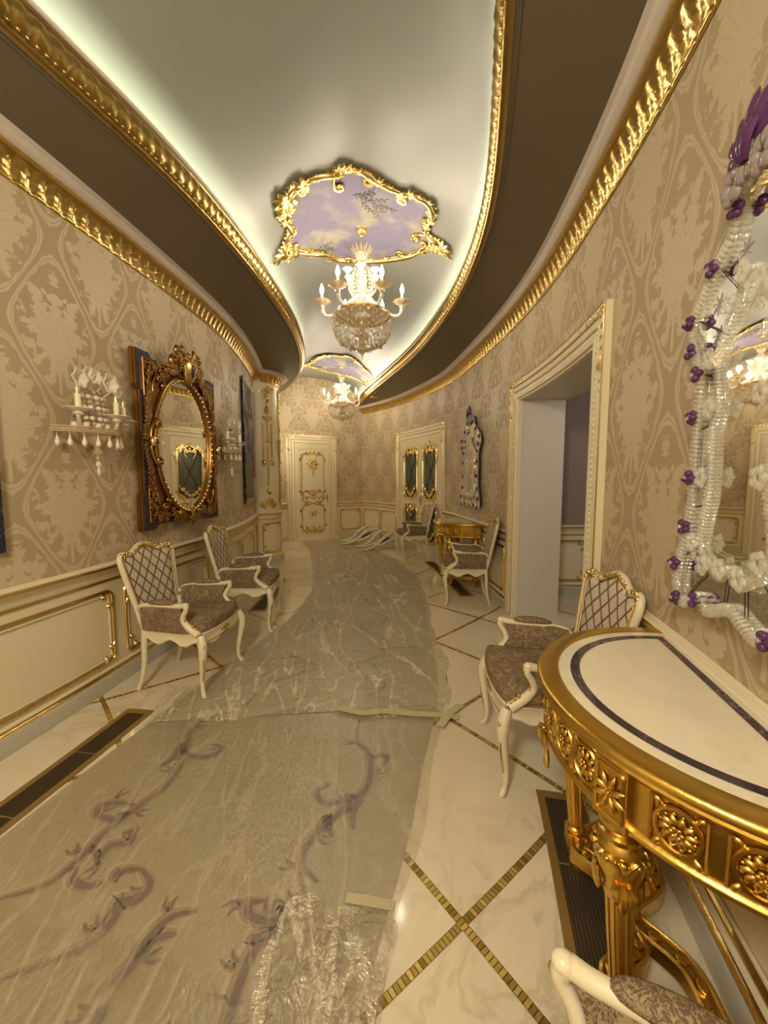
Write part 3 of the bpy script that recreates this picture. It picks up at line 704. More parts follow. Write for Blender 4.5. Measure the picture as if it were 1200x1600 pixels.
# column gilding ---------------------------------------------------
mb = MB(['gold'])
for d, full in ((.22, True), (.56, False), (.74, False)):
    mb.fn = COLp.fn(d, 0, .003)
    if full:
        for k in range(3): cscroll(mb, -.03*(k-1), 2.98-.03*k, PI/2+.7*(k-1), .07, 1 if k > 1 else -1, .009)
        for v, s_ in ((2.93, .10), (2.86, .09), (2.80, .08)): acanthus(mb, 0, v, PI/2, s_, 0, 7, 3.6); acanthus(mb, 0, v, -PI/2, s_*.8, 0, 5, 2.4)
        flower(mb, 0, 2.88, .05)
        for su in (-1, 1):
            cscroll(mb, 0, 2.72, -PI/2+su*.8, .09, -su, .008); leaf(mb, 0, 2.70, -PI/2+su*.35, .10, .011, su*.5)
            cscroll(mb, 0, 2.46, su*.2+(PI if su < 0 else 0), .07, su, .012)
            mb.tube([(su*.085, 2.42, .008), (su*.085, 1.86, .008)], .007, 6); mb.tube([(su*.065, 2.40, .008), (su*.065, 1.84, .008)], .004, 6)
            mb.blob((su*.075, 1.85, .012), .018); acanthus(mb, su*.075, 1.80, -PI/2, .06, 0, 5, 2.0); mb.prism([(su*.075-.04, 1.79), (su*.075+.04, 1.79), (su*.075, 1.72)], 0, .02, 0) if False else leaf(mb, su*.075, 1.80, -PI/2, .10, .03, 0)
        mb.tube([(0, 2.80, .008), (0, 2.15, .008)], .006, 6); acanthus(mb, 0, 2.14, -PI/2, .07, 0, 5, 2.2); mb.blob((0, 2.2, .012), .02); flower(mb, 0, 2.52, .035)
        for x in (-.012, .012): mb.tube([(x, 2.05, .008), (x, 1.35, .008)], .005, 6)
        mb.blob((0, 1.36, .012), .02); acanthus(mb, 0, 1.30, -PI/2, .06, 0, 5, 2.0); leaf(mb, 0, 1.30, -PI/2, .10, .032, 0)
        for k in range(7):
            a = PI*k/6; acanthus(mb, .08*math.cos(a)*.7, 1.02+.07*math.sin(a), a, .08, 0, 5, 2.2)
        flower(mb, 0, 1.05, .05); [cscroll(mb, su*.04, .97, 0 if su > 0 else PI, .09, su, .01) for su in (-1, 1)]
    else:
        v = 2.98
        while v > .98:
            if not .98 < v < 3.0: break
            s_ = .075+.02*math.sin(v*7); acanthus(mb, .02*math.sin(v*9), v, PI/2+math.sin(v*13), s_, 0, 5, 3); flower(mb, -.02*math.sin(v*9), v-.03, .03)
            if int(v*10) % 3 == 0: cscroll(mb, 0, v, -PI/2+math.sin(v*5), .09, 1 if math.sin(v*11) > 0 else -1, .011)
            v -= .075
k_[0] += 1; mb.fn = None; struct(mb, 'trim_%d' % k_[0])
# ------------------------------------------------------------------ floor grates
def grate(path, d0, d1, n0, n1, label):
    t = empty('floor_grate', tuple(path.at((d0+d1)/2)[0])+(0,), 0, label=label, cat='floor grate')
    mb = MB(['brass']); e = .032
    path.sweep(mb, [(n0, .001), (n0, .006), (n0+e, .006), (n0+e, .001)], d0, d1, .05); path.sweep(mb, [(n1-e, .001), (n1-e, .006), (n1, .006), (n1, .001)], d0, d1, .05)
    path.sweep(mb, [(n0+e*.9, .001), (n0+e*.9, .0065), (n1-e*.9, .0065), (n1-e*.9, .001)], d0, d0+e*1.4, .04); path.sweep(mb, [(n0+e*.9, .001), (n0+e*.9, .0065), (n1-e*.9, .0065), (n1-e*.9, .001)], d1-e*1.4, d1, .04)
    unp(mb.build('rim', smooth=False), t)
    mb = MB(['dark']); path.sweep(mb, [(n0+e, .0022), (n1-e, .0022)], d0+e, d1-e, .05); unp(mb.build('recess', smooth=False), t)
    mb = MB(['slat', 'brass']); k = 11; w = (n1-n0-2*e)/k
    for i in range(k): a = n0+e+w*(i+.3); path.sweep(mb, [(a, .0025), (a, .0055), (a+w*.4, .0055), (a+w*.4, .0025)], d0+e, d1-e, .05)
    n = int((d1-d0)/.42)
    for i in range(1, n+1):
        d = d0+(d1-d0)*i/(n+1); path.sweep(mb, [(n0+e, .006), (n1-e, .006)], d, d+.007, .0065, 1)
    unp(mb.build('slats', smooth=False), t); return t
def unp(o, par):
    o.parent = par; o.matrix_parent_inverse = (Matrix.Translation(par.location) @ Matrix.Rotation(par.rotation_euler.z, 4, 'Z')).inverted(); return o
grate(LWp, LWp.dY(.5), LWp.dY(2.46), .345, .53, 'long brown floor grate beside the left skirting, in front of the nearest left armchair')
grate(LWp, LWp.dY(4.28), LWp.dY(5.6), .34, .53, 'brown floor grate behind the legs of the second left armchair')
grate(RWp, RWp.dY(.55), RWp.dY(1.66), .26, .46, 'dark slatted floor grate under the near gilded console table')
grate(RWp, RWp.dY(4.85), RWp.dY(6.95), .24, .42, 'dark floor grate running under the far gilded console table')

# ------------------------------------------------------------------ armchairs (front faces -Y)
def seat_outline(w0, w1, yb, yf, bow, n=10):
    """w0 back half-width, w1 front half-width"""
    P = [(-w0, yb), (w0, yb)]; P += [(w0+(w1-w0)*k/5, yb+(yf-yb)*k/5) for k in range(1, 5)]
    P += [(w1*math.cos(PI*k/n), yf-bow*math.sin(PI*k/n)) for k in range(0, n+1)]
    P += [(-w0-(w1-w0)*k/5, yb+(yf-yb)*k/5) for k in range(4, 0, -1)]; return P
def cushion(mb, P, z0, z1, crown, mi=0, r=.02):
    c = np.mean(np.array(P), axis=0); rows = []
    for s_, z in ((.94, z0), (1.0, z0+r), (1.0, z1-r), (.985, z1-r*.4), (.95, z1), (.8, z1+crown*.45), (.55, z1+crown*.8), (.28, z1+crown*.97), (.02, z1+crown)):
        rows.append([(c[0]+(p[0]-c[0])*s_, c[1]+(p[1]-c[1])*s_, z) for p in P])
    mb.grid(rows, mi, cv=True)
def back_pt(u, v):    # v above seat rail -> y leans back
    return (u, .235+(v-.45)*.20+(-.02)*(1-(u/.26)**2)*-1, v)
BACK = [(-.205, .46), (-.215, .58), (-.243, .74), (-.262, .86), (-.268, .93), (-.245, .968), (-.20, .965), (-.15, .955), (-.10, .975), (-.05, 1.0), (0, 1.008), (.05, 1.0), (.10, .975), (.15, .955), (.20, .965), (.245, .968), (.268, .93), (.262, .86), (.243, .74), (.215, .58), (.205, .46)]
def bp(u, v): return (u, .215+(v-.45)*.22+.03*(1-(u/.27)**2), v)
def leg_front(mb, s, seg=8):
    P = cr([(s*.262, -.235, .43), (s*.275, -.25, .385), (s*.283, -.258, .33), (s*.272, -.245, .22), (s*.258, -.23, .11), (s*.262, -.236, .04), (s*.275, -.25, .012)], 4)
    R = np.interp(np.linspace(0, 1, len(P)), [0, .17, .33, .5, .67, .84, 1], [.026, .031, .029, .021, .015, .014, .018]); mb.tube(P, list(R), seg)
    mb.blob((s*.278, -.254, .010), (.016, .017, .010), 0, 6)
    for k in range(3): mb.blob((s*(.296-.003*k), -.274+.003*k, .37-.028*k), (.010, .010, .016), 1, 6)
    mb.tube(cr([(s*.300, -.270, .34), (s*.292, -.265, .22), (s*.274, -.246, .12)], 4), .0035, 5, 1)
def leg_back(mb, s):
    P = cr([(s*.205, .215, .44), (s*.207, .222, .33), (s*.208, .228, .2), (s*.212, .245, .09), (s*.218, .275, .0)], 4)
    mb.tube(P, list(np.linspace(.023, .014, len(P))), 8); mb.blob((s*.218, .275, .008), (.017, .017, .009), 0, 6)
def make_chair():
    t = empty('armchair')
    for s in (-1, 1):
        mb = MB(['creamwhite', 'gold']); leg_front(mb, s); mb.build('leg', t)
        mb = MB(['creamwhite']); leg_back(mb, s); mb.build('leg', t)
    # seat rail with scalloped apron
    mb = MB(['creamwhite', 'gold']); O = seat_outline(.212, .272, .225, -.215, .055); n = len(O); c = np.mean(np.array(O), axis=0)
    segs = []; OO = []
    for i in range(n):
        p, q = np.array(O[i]), np.array(O[(i+1) % n]); k = max(1, int(np.hypot(*(q-p))/.03)); OO += [tuple(p+(q-p)*j/k) for j in range(k)]
    rows = []; 
    for (x, y) in OO:
        fr = max(0, 1-abs(x)/.27) if y < -.2 else max(0, 1-abs(y+.0)/.21)
        lo = .372+.022*math.cos(fr*PI*2.0)*(-1 if False else 1)*(-1)**0 - .006; d = np.array((x, y))-c; d = d/np.hypot(*d)
        A = np.array((x, y)); rows.append([tuple(A-d*.022)+(lo,), tuple(A)+(lo-.003,), tuple(A+d*.006)+(lo+.006,), tuple(A)+(lo+.014,), tuple(A)+(.430,), tuple(A+d*.006)+(.437,), tuple(A)+(.445,), tuple(A-d*.022)+(.445,)])
    mb.grid(rows, 0, cu=True, cv=True)
    for k, (x, z) in enumerate([(-.05, .40), (-.025, .405), (0, .41), (.025, .405), (.05, .40), (0, .39), (-.012, .395), (.012, .395)]): mb.blob((x, -.272+abs(x)*.05, z), (.014, .007, .012), 1, 6)
    mb.tube([(x*1.012, y*1.012-.002, .374) for x, y in OO if y < -.21], .003, 5, 1)
    mb.build('seat_rail', t)
    mb = MB(['fabric']); cushion(mb, seat_outline(.20, .258, .19, -.225, .055), .440, .515, .025); mb.build('seat_cushion', t)
    # back
    B = cr(BACK, 3); inn = [(u*.90, .735+(v-.735)*.925) for u, v in B]
    mb = MB(['lattice', 'fabric']); cx = [bp(u, v) for u, v in inn]
    rows = []
    for s_, dy in ((1, -.006), (.96, -.016), (.7, -.024), (.35, -.028), (.02, -.03)): rows.append([(u*s_, bp(u, v)[1]+dy, .735+(v-.735)*s_) if s_ == 1 else (u*s_, bp(u*s_, .735+(v-.735)*s_)[1]+dy, .735+(v-.735)*s_) for u, v in inn])
    mb.grid(rows, 0, cv=True)
    mb.grid([[(p[0], p[1]-2*(p[1]-bp(p[0], p[2])[1])+.004, p[2]) for p in r] for r in rows], 1, cv=True)
    mb.build('backrest', t)
    mb = MB(['creamwhite', 'gold']); Q = [bp(u, v) for u, v in B]; Q = Q+[bp(.205*(1-2*k/6), .462+.012*math.sin(PI*k/6)) for k in range(1, 6)]
    mb.tube(Q, .019, 8, 0, closed=True); mb.tube([(p[0]*.925, p[1]-.016, .735+(p[2]-.735)*.945) for p in Q], .0045, 5, 1, closed=True)
    for s in (-1, 1): mb.tube(cr([(s*.205, .215, .43), (s*.205, .218, .47), (s*.21, .23, .56)], 4), .021, 8)
    mb.build('back_frame', t)
    mb = MB(['gold'])
    for k in range(-4, 5):
        u = k*.026; v = 1.008-abs(k)*.0085; p = bp(u, v); mb.blob((p[0], p[1]-.014, p[2]+.004), (.016, .014, .013), 0, 6)
    for s in (-1, 1):
        for (u, v, r) in ((.15, .962, .013), (.19, .972, .014), (.225, .978, .015), (.252, .962, .016), (.262, .935, .012), (.17, .975, .009), (.21, .985, .010)): p = bp(s*u, v); mb.blob((p[0], p[1]-.012, p[2]), r, 0, 6)
    mb.build('crest_ornament', t)
    for s in (-1, 1):
        # arm: rail along the top of the side panel, sweeping down the front post
        rail = cr([(s*.225, .235, .585), (s*.245, .20, .622), (s*.262, .10, .636), (s*.278, -.02, .640), (s*.288, -.105, .642), (s*.292, -.145, .650)], 5)
        post = cr([(s*.292, -.152, .652), (s*.291, -.158, .622), (s*.284, -.132, .578), (s*.275, -.124, .535), (s*.270, -.158, .488), (s*.268, -.222, .44)], 6)
        mb = MB(['creamwhite', 'gold']); mb.tube(rail, list(np.linspace(.015, .019, len(rail))), 8); mb.tube(post, list(np.interp(np.linspace(0, 1, len(post)), [0, .3, .7, 1], [.020, .017, .021, .027])), 8)
        mb.blob((s*.292, -.155, .652), (.020, .022, .017), 0, 10); mb.tube([(p[0]+s*.006, p[1]-.016, p[2]-.004) for p in post[3:]], .005, 5, 1)
        for k in range(4): mb.blob((s*.276, -.238+.017*k, .448+.017*k), (.008, .009, .013), 1, 7)
        mb.build('arm', t)
        mb = MB(['fabric']); n = 14; rows = []
        for i in range(n+1):
            f = i/n; y = .215-.355*f; xr = np.interp(y, [-.14, .0, .2, .23], [.288, .276, .243, .228]); xb = .214+(.225-y)/.44*.056
            zt = .640-.02*max(0, (y-.15)/.08); yy = lambda z: y if f < .8 else y-(f-.8)/.2*np.interp(z, [.44, .485, .53, .58, .64], [.085, .035, -.03, -.03, .0])
            zs = (.438, .50, .56, .61, zt); o1 = [(s*(xb+(xr-xb)*(z-.44)/.2+.010+.006*math.sin(PI*(z-.44)/.2)), yy(z), z) for z in zs]; o2 = [(s*(xb+(xr-xb)*(z-.44)/.2-.012-.010*math.sin(PI*(z-.44)/.2)), yy(z), z) for z in zs[::-1]]
            rows.append(o1+o2)
        mb.grid(rows, 0, cv=True); mb.build('side_panel', t)
        mb = MB(['fabric']); pd = cr([(s*.262, .13, .652), (s*.270, .06, .660), (s*.278, -.02, .662), (s*.284, -.085, .658)], 5); mb.tube(pd, [.006+.022*math.sin(PI*i/(len(pd)-1))**.45 for i in range(len(pd))], 12, flat=.75); mb.build('arm_pad', t)
    return t
CH = [((-1.445, 2.84), 84, 'cream and gilt armchair nearest on the left, below the oval gilded mirror'),
      ((-1.375, 3.93), 95, 'cream and gilt armchair on the left, the one farther down the hall'),
      ((.83, 1.97), -95, 'cream armchair between the near console table and the wide doorway'),
      ((1.00, 4.71), -97, 'cream armchair seen from its side beyond the wide doorway, before the far console'),
      ((.53, 7.30), -81, 'smallest-looking cream armchair, far down the hall before the green glazed doors'),
      ((.35, .285), -112, 'armchair cut off by the bottom edge, only its arm and brocade side showing')]
proto = make_chair()
for i, ((x, y), a, lab) in enumerate(CH):
    o = proto if i == 0 else copy_tree(proto); o.location = (x, y, 0); o.rotation_euler.z = math.radians(a); tag(o, lab, 'armchair', 'cream and gilt armchairs along the hall')

# ------------------------------------------------------------------ console tables (wall behind, front -Y, origin floor at wall)
TR = .532; TH = .88
def arcp(r, a): return (r*math.sin(a), -r*math.cos(a))          # a = 0 at the front centre
def half(r, n=40, back=.0): return [arcp(r, -PI/2+PI*i/n) for i in range(n+1)]
def rosette_panel(mb, a, r, w, z0, z1):
    def f(u, v, ww): aa = a+u/r; p = arcp(r+ww, aa); return (p[0], p[1], z0+v)
    mb.fn = f; h = z1-z0; cv = h/2
    mb.tube([(.041*math.cos(k*PI/12), cv+.047*math.sin(k*PI/12), .005) for k in range(24)], .0052, 6, 0, closed=True, up=(0, 0, 1))
    flower(mb, 0, cv, .017, 0, 6, .010)
    for k in range(10): aa = 2*PI*k/10; leaf(mb, math.cos(aa)*.010, cv+math.sin(aa)*.010, aa, .026, .0068, .4, mi=0)
    for k in range(12): aa = 2*PI*(k+.5)/12; mb.blob((.031*math.cos(aa), cv+.036*math.sin(aa), .004), (.005, .005, .004), 0, 5)
    for sx_ in (-1, 1):
        for sy_ in (-1, 1): leaf(mb, sx_*.030, cv+sy_*.040, math.atan2(sy_, sx_), .022, .006, .3, mi=0)
    for s in (-1, 1):
        mb.tube([(s*w*.56, cv-h/2, .004), (s*w*.56, cv+h/2, .004)], .004, 5)
    mb.fn = None
def make_table():
    t = empty('console_table')
    mb = MB(['tabletop']); P = half(TR-.062); mb.prism(P, TH-.022, TH+.0005, axis='z'); mb.build('marble_top', t, smooth=False)
    mb = MB(['banddark']); r0, r1 = TR-.128, TR-.100; b0, b1 = -.052, -.026; A = []; n = 48
    for i in range(n+1):
        a = -PI/2+PI*i/n; A.append([tuple(arcp(r1, a)), tuple(arcp(r0, a))])
    rows = []
    for o_, i_ in A:
        o2 = (o_[0], min(o_[1], b1)); i2 = (i_[0], min(i_[1], b0)); rows.append([o2+(TH+.0016,), i2+(TH+.0016,)])
    mb.grid(rows); mb.add([(-r1, b1, TH+.0016), (r1, b1, TH+.0016), (r0, b0, TH+.0016), (-r0, b0, TH+.0016)], [(0, 1, 2, 3)]); mb.build('inlay_band', t, smooth=False)
    mb = MB(['tablegold']); prof = [(-.065, TH-.03), (-.065, TH+.001), (-.060, TH+.002), (-.012, TH+.0015), (-.004, TH-.002), (0, TH-.012), (-.003, TH-.020), (-.010, TH-.022), (-.006, TH-.030), (-.014, TH-.042), (-.030, TH-.046), (-.065, TH-.046)]
    rows = [[tuple(arcp(TR+o, -PI/2+PI*i/60))+(z,) for o, z in prof] for i in range(61)]; mb.grid(rows, cv=True)
    mb.box((0, -.008, TH-.012), (2*TR-.02, .016, .024)); mb.build('rim', t)
    mb = MB(['tablegold']); ra = TR-.035; zt, zb = TH-.045, TH-.185
    prof = [(-.03, zt), (.004, zt), (.004, zt-.008), (-.004, zt-.012), (-.004, zb+.014), (.008, zb+.008), (.010, zb), (.004, zb-.008), (-.03, zb-.008)]
    rows = [[tuple(arcp(ra+o, -PI/2+PI*i/60))+(z,) for o, z in prof] for i in range(61)]; mb.grid(rows, cv=True); mb.box((0, -.015, (zt+zb)/2), (2*ra, .02, zt-zb)); mb.build('apron', t)
    LA = [math.radians(x) for x in (-82, -37, 37, 82)]
    ctr = [0, -58, -18, 18, 58]
    for a in (-67, -52, -27, -16.5, -5.5, 5.5, 16.5, 27, 52, 67):
        mb = MB(['tablegold']); rosette_panel(mb, math.radians(a), ra-.003, .088, zb+.018, zt-.014); mb.build('rosette_panel', t)
    for a in LA:
        big = abs(a) < 1
        mb = MB(['tablegold'])
        def f(u, v, w, a=a): p = arcp(ra+.004, a); c_, s_ = math.cos(a), math.sin(a); return (p[0]+u*c_+w*s_, p[1]+u*s_-w*c_, v)
        mb.fn = f; mb.box((0, (zt+zb)/2, -.012), (.085, zt-zb+.012, .05)); mb.fn = lambda u, v, w, f=f: f(u, v+(zt+zb)/2, w+.013)
        R = rounded(.066, .118, .005); mb.tube([(u-.033, v-.059, .002) for u, v in R], .004, 5, closed=True, up=(0, 0, 1)); flower(mb, 0, 0, .016, 0, 6)
        for k in range(8): aa = PI/4*k+.4; leaf(mb, math.cos(aa)*.008, math.sin(aa)*.012, aa, .036, .007, .2)
        mb.fn = None; p = arcp(ra-.022, a); q = arcp(ra-.10, a)
        def ax(z): k = (zb-z)/zb; return (p[0]+(q[0]-p[0])*k*.75, p[1]+(q[1]-p[1])*k*.75)
        def ring(prof, n=20, sc=None):
            rows = []
            for i in range(n):
                th = 2*PI*i/n; k = sc(th) if sc else 1; rows.append([(ax(z)[0]+r*k*math.cos(th), ax(z)[1]+r*k*math.sin(th), z) for r, z in prof])
            mb.grid(rows, cu=True)
        ring([(.03, zb), (.043, zb-.006), (.045, zb-.018), (.036, zb-.028), (.032, zb-.034), (.044, zb-.04), (.046, zb-.05), (.038, zb-.058)])
        ring([(.034, zb-.055), (.050, zb-.075), (.055, zb-.105), (.050, zb-.14), (.040, zb-.18), (.036, zb-.2)])
        for k in range(4):
            th = a+PI/4+k*PI/2
            def g(u, v, w, th=th): c = ax(zb-.10+v); rr = .048-.05*max(0, -v)+w; return (c[0]+rr*math.cos(th+u/.05), c[1]+rr*math.sin(th+u/.05), zb-.10+v)
            mb.fn = g
            cscroll(mb, -.004, -.03, PI/2, .040, 1, .006); cscroll(mb, .004, -.03, PI/2, .040, -1, .006)
            for s in (-1, 1): leaf(mb, s*.012, -.045, -PI/2+s*.2, .06, .010, -s*.4)
            leaf(mb, 0, -.04, -PI/2, .085, .010, 0); mb.blob((0, .015, .006), .011)
        mb.fn = None
        fl = lambda th: 1-.13*(math.cos(12*th) > .1)
        ring([(.036, zb-.185), (.040, zb-.20), (.036, zb-.215)], 24); ring([(.033, zb-.21), (.031, .36), (.025, .20), (.024, .17)], 72, fl)
        ring([(.024, .175), (.033, .168), (.034, .158), (.028, .152)], 20); c = ax(.12); mb.box((c[0], c[1], .125), (.070, .070, .06)); ring([(.026, .095), (.034, .085), (.034, .07), (.022, .055), (.030, .04), (.032, .02), (.022, .0)])
        mb.build('leg', t)
    # serpentine stretcher
    mb = MB(['tablegold']); pos = [(arcp(ra-.022, a)[0]*.85, arcp(ra-.022, a)[1]*.85) for a in LA]
    def strap(K):
        K = cr(K, 8); n = len(K); rows = []; crest = []
        for i, p in enumerate(K):
            a_ = np.array(K[max(0, i-1)]); b_ = np.array(K[min(n-1, i+1)]); tt = (b_-a_)/np.hypot(*(b_-a_)); nn = np.array([-tt[1], tt[0]])
            pr = [(-.028, .10), (-.030, .145), (-.022, .150), (-.016, .143), (.016, .143), (.022, .150), (.030, .145), (.028, .10)]
            rows.append([tuple(np.array(p)+nn*o)+(z,) for o, z in pr])
            if i % 3 == 1: crest.append((p, tt))
        mb.grid(rows, cv=True)
        for p, tt in crest: mb.blob((p[0], p[1], .147), (.014+.008*abs(tt[0]), .014+.008*abs(tt[1]), .008), 0, 6)
    A_, B_, C_, D_ = pos
    strap([A_, (A_[0]+.03, A_[1]-.10), (B_[0]-.09, B_[1]+.12), (B_[0]-.03, B_[1]+.04), B_]); strap([D_, (D_[0]-.03, D_[1]-.10), (C_[0]+.09, C_[1]+.12), (C_[0]+.03, C_[1]+.04), C_])
    strap([B_, (B_[0]+.06, B_[1]-.02), (B_[0]+.14, B_[1]+.07), (0, -.27), (C_[0]-.14, C_[1]+.07), (C_[0]-.06, C_[1]-.02), C_])
    strap([A_, (A_[0]+.12, A_[1]-.05), (-.12, -.13), (0, -.24), (.12, -.13), (D_[0]-.12, D_[1]-.05), D_])
    mb.build('stretcher', t)
    mb = MB(['tablegold']); mb.lathe([(0, .235), (.012, .225), (.018, .21), (.010, .195), (.03, .18), (.042, .165), (.03, .145), (.02, .10), (.03, .08), (.012, .06), (0, .05)], (0, -.26, 0), 14); mb.build('finial', t)
    mb = MB(['tablegold']); mb.fn = lambda u, v, w: (u, -ra-.006-w, v)
    acanthus(mb, 0, zb+.01, -PI/2, .07, 0, 5, 1.6); [cscroll(mb, 0, zb+.0, 0 if s > 0 else PI, .07, -s, .007) for s in (-1, 1)]; flower(mb, 0, zb-.005, .02); mb.build('apron_drop', t)
    return t
def on_wall(o, path, Y, z=0.0, off=0.0):
    p, tt, n = path.at(path.dY(Y)); o.location = (p[0]+n[0]*off, p[1]+n[1]*off, z); o.rotation_euler.z = math.atan2(n[1], n[0])+PI/2; return o
t1 = on_wall(make_table(), RWp, 1.045, 0, .030); t2 = on_wall(copy_tree(t1), RWp, 5.68, 0, .05)
tag(t1, 'half-round gilded console table with cream marble top, large at right front', 'console table', 'gilded console tables'); tag(t2, 'gilded half-round console table far along the right wall beyond the doorway', 'console table', 'gilded console tables')

# ------------------------------------------------------------------ big gilded oval mirror (local: x right, z up, front -Y)
def xz(u, v, w): return (u, -w, v)
def make_oval():
    t = empty('wall_mirror'); hw, hh = .585, .70; a, b = .42, .57; cv = .70
    # plan of the back frame with corner ears
    def ears(x, y, e): return [(-x, -y), (-x+.17, -y), (-x+.17, -y+e), (-.2, -y+e), (.2, -y+e), (x-.17, -y+e), (x-.17, -y), (x, -y), (x, -y+.30), (x-e, -y+.30), (x-e, y-.30), (x, y-.30), (x, y), (x-.17, y), (x-.17, y-e), (-x+.17, y-e), (-x+.17, y), (-x, y), (-x, y-.30), (-x+e, y-.30), (-x+e, -y+.30), (-x, -y+.30)]
    mb = MB(['oldgold']); mb.fn = xz
    def ringplate(outer, ea, eb, w0, w1, mi):
        n = 420; O = []; oc_ = np.array([(u, v+cv) for u, v in outer]); m = len(oc_)
        for k in range(n):
            th = 2*PI*(k+.5)/n; d = np.array((math.cos(th), math.sin(th))); best = 9
            for i in range(m):
                p = oc_[i]-np.array((0, cv)); e = oc_[(i+1) % m]-oc_[i]; det = d[0]*(-e[1])+e[0]*d[1]
                if abs(det) < 1e-9: continue
                s_ = (p[0]*(-e[1])+e[0]*p[1])/det; q = (d[0]*p[1]-d[1]*p[0])/det
                if -1e-6 <= q <= 1+1e-6 and s_ > 0: best = min(best, s_)
            O.append((d[0]*best, d[1]*best))
        rows = []
        for k in range(n):
            th = 2*PI*(k+.5)/n; I = (ea*math.cos(th)*1.0, eb*math.sin(th)*1.0); r_ = math.hypot(*O[k]); 
            kk = 1/math.sqrt((math.cos(th)/ea)**2+(math.sin(th)/eb)**2); I = (kk*math.cos(th), kk*math.sin(th))
            rows.append([(O[k][0], O[k][1]+cv, w0), (O[k][0], O[k][1]+cv, w1), (I[0], I[1]+cv, w1), (I[0], I[1]+cv, w0)])
        mb.grid(rows, mi, cu=True, cv=True)
    ringplate(ears(hw, hh, .035), a, b, .0, .012, 0); ringplate(ears(hw-.008, hh-.008, .035), a, b, .012, .020, 0); ringplate(ears(hw, hh, .035), a, b, .020, .030, 0); ringplate(ears(hw-.012, hh-.012, .035), a, b, .030, .036, 0); ringplate(ears(hw-.002, hh-.002, .035), a, b, .036, .050, 0)
    mb.build('frame', t, angle=30)
    mb = MB(['blue']); mb.fn = xz; ringplate(ears(hw-.006, hh-.006, .035), a+.02, b+.02, .050, .058, 0); mb.build('blue_border', t, angle=30)
    mb = MB(['oldgold']); mb.fn = xz; ringplate([(u*.945, v*.945) for u, v in ears(hw-.02, hh-.02, .035)], a, b, .052, .068, 0)
    rr = [(u*.93, v*.93+cv) for u, v in ears(hw-.02, hh-.02, .035)]; mb.tube([(u, v, .070) for u, v in rr], .006, 5, closed=True, up=(0, 0, 1)); mb.build('inner_panel', t, angle=30)
    mb = MB(['oldgold', 'gold']); mb.fn = xz; N = 90
    E_ = [((a+.015)*math.cos(2*PI*i/N), (b+.015)*math.sin(2*PI*i/N)+cv, .078) for i in range(N)]; mb.tube(E_, .024, 8, closed=True, up=(0, 0, 1))
    for i in range(64): th = 2*PI*i/64; mb.blob(((a+.004)*math.cos(th), (b+.004)*math.sin(th)+cv, .098), (.012, .012, .010), 1, 5)
    mb.build('oval_rim', t)
    mb = MB(['mirror']); mb.fn = xz; mb.add([(a*math.cos(2*PI*i/N), b*math.sin(2*PI*i/N)+cv, .066) for i in range(N)], [tuple(range(N))]); mb.build('mirror_glass', t, smooth=False)
    mb = MB(['oldgold']); mb.fn = xz; rnd = random.Random(3)
    for su in (-1, 1):
        for sv in (-1, 1):
            for k in range(16):
                f = k/15; u = su*(.49-.30*max(0, f-.45)/.55*.6-.0*f); v = cv+sv*(.28+.32*min(1, f*1.6)); jx, jy = rnd.uniform(-.02, .02), rnd.uniform(-.02, .02)
                acanthus(mb, u+jx, v+jy, rnd.uniform(0, 6.28), .055, 0, 5, 3.5, .07); flower(mb, u-jx, v-jy*1.5, .022, 0, 6, .085)
            cscroll(mb, su*.44, cv+sv*.40, PI/2*sv, .12, su*sv, .012, z0=.07); cscroll(mb, su*.40, cv+sv*.54, (PI if su > 0 else 0), .10, su*sv, .011, z0=.07)
    mb.build('corner_carving', t)
    mb = MB(['oldgold', 'gold']); mb.fn = xz; top = cv+b+.10
    for k in range(46):
        f = k/45*2-1; u = f*.34; v = top+.05*(1-abs(f))-.13*f*f+rnd.uniform(-.03, .04); w = .07+.05*(1-abs(f))+rnd.uniform(0, .03)
        acanthus(mb, u, v, PI/2-f*1.2+rnd.uniform(-.7, .7), .075*(1.2-.5*abs(f)), 0, 5, 2.5, w); flower(mb, u+rnd.uniform(-.02, .02), v-.02, .028, 0, 6, w+.01)
    for su in (-1, 1):
        cscroll(mb, su*.02, top-.08, (0 if su > 0 else PI), .17, su, .020, z0=.09); cscroll(mb, su*.03, top+.06, PI/2-su*.5, .12, -su, .018, z0=.11); leaf(mb, su*.06, top+.08, PI/2-su*.6, .13, .024, su*1.0, z0=.11)
    for k in range(5): leaf(mb, 0, top+.06, PI/2+(k-2)*.45, .10, .020, (k-2)*.4, z0=.12)
    mb.lathe([(0, .0)]) if False else mb.blob((0, top, .13), (.085, .115, .045), 1, 12)
    mb.build('crest', t)
    mb = MB(['blue']); mb.fn = xz; mb.blob((0, top-.01, .165), (.035, .058, .022), 0, 10); mb.build('cabochon', t)
    for su in (-1, 1):
        mb = MB(['oldgold', 'gold', 'blue']); mb.fn = xz
        for k in range(16):
            f = k/15*2-1; acanthus(mb, su*(.50+.05*(1-abs(f))), cv+f*.21, PI/2*(1 if f > 0 else -1)+rnd.uniform(-.5, .5), .07, 0, 5, 2.2, .08)
        cscroll(mb, su*.52, cv+.02, PI/2, .13, su, .014, z0=.09); cscroll(mb, su*.52, cv-.02, -PI/2, .13, -su, .014, z0=.09); mb.blob((su*.51, cv, .12), (.04, .05, .03), 1, 8); mb.blob((su*.51, cv, .145), (.018, .025, .014), 2, 8)
        mb.build('side_carving', t)
    mb = MB(['oldgold', 'gold']); mb.fn = xz
    for k in range(18):
        f = k/17*2-1; acanthus(mb, f*.22, .085+.03*f*f+rnd.uniform(-.02, .02), -PI/2+f*1.3+rnd.uniform(-.4, .4), .075, 0, 5, 2.4, .08)
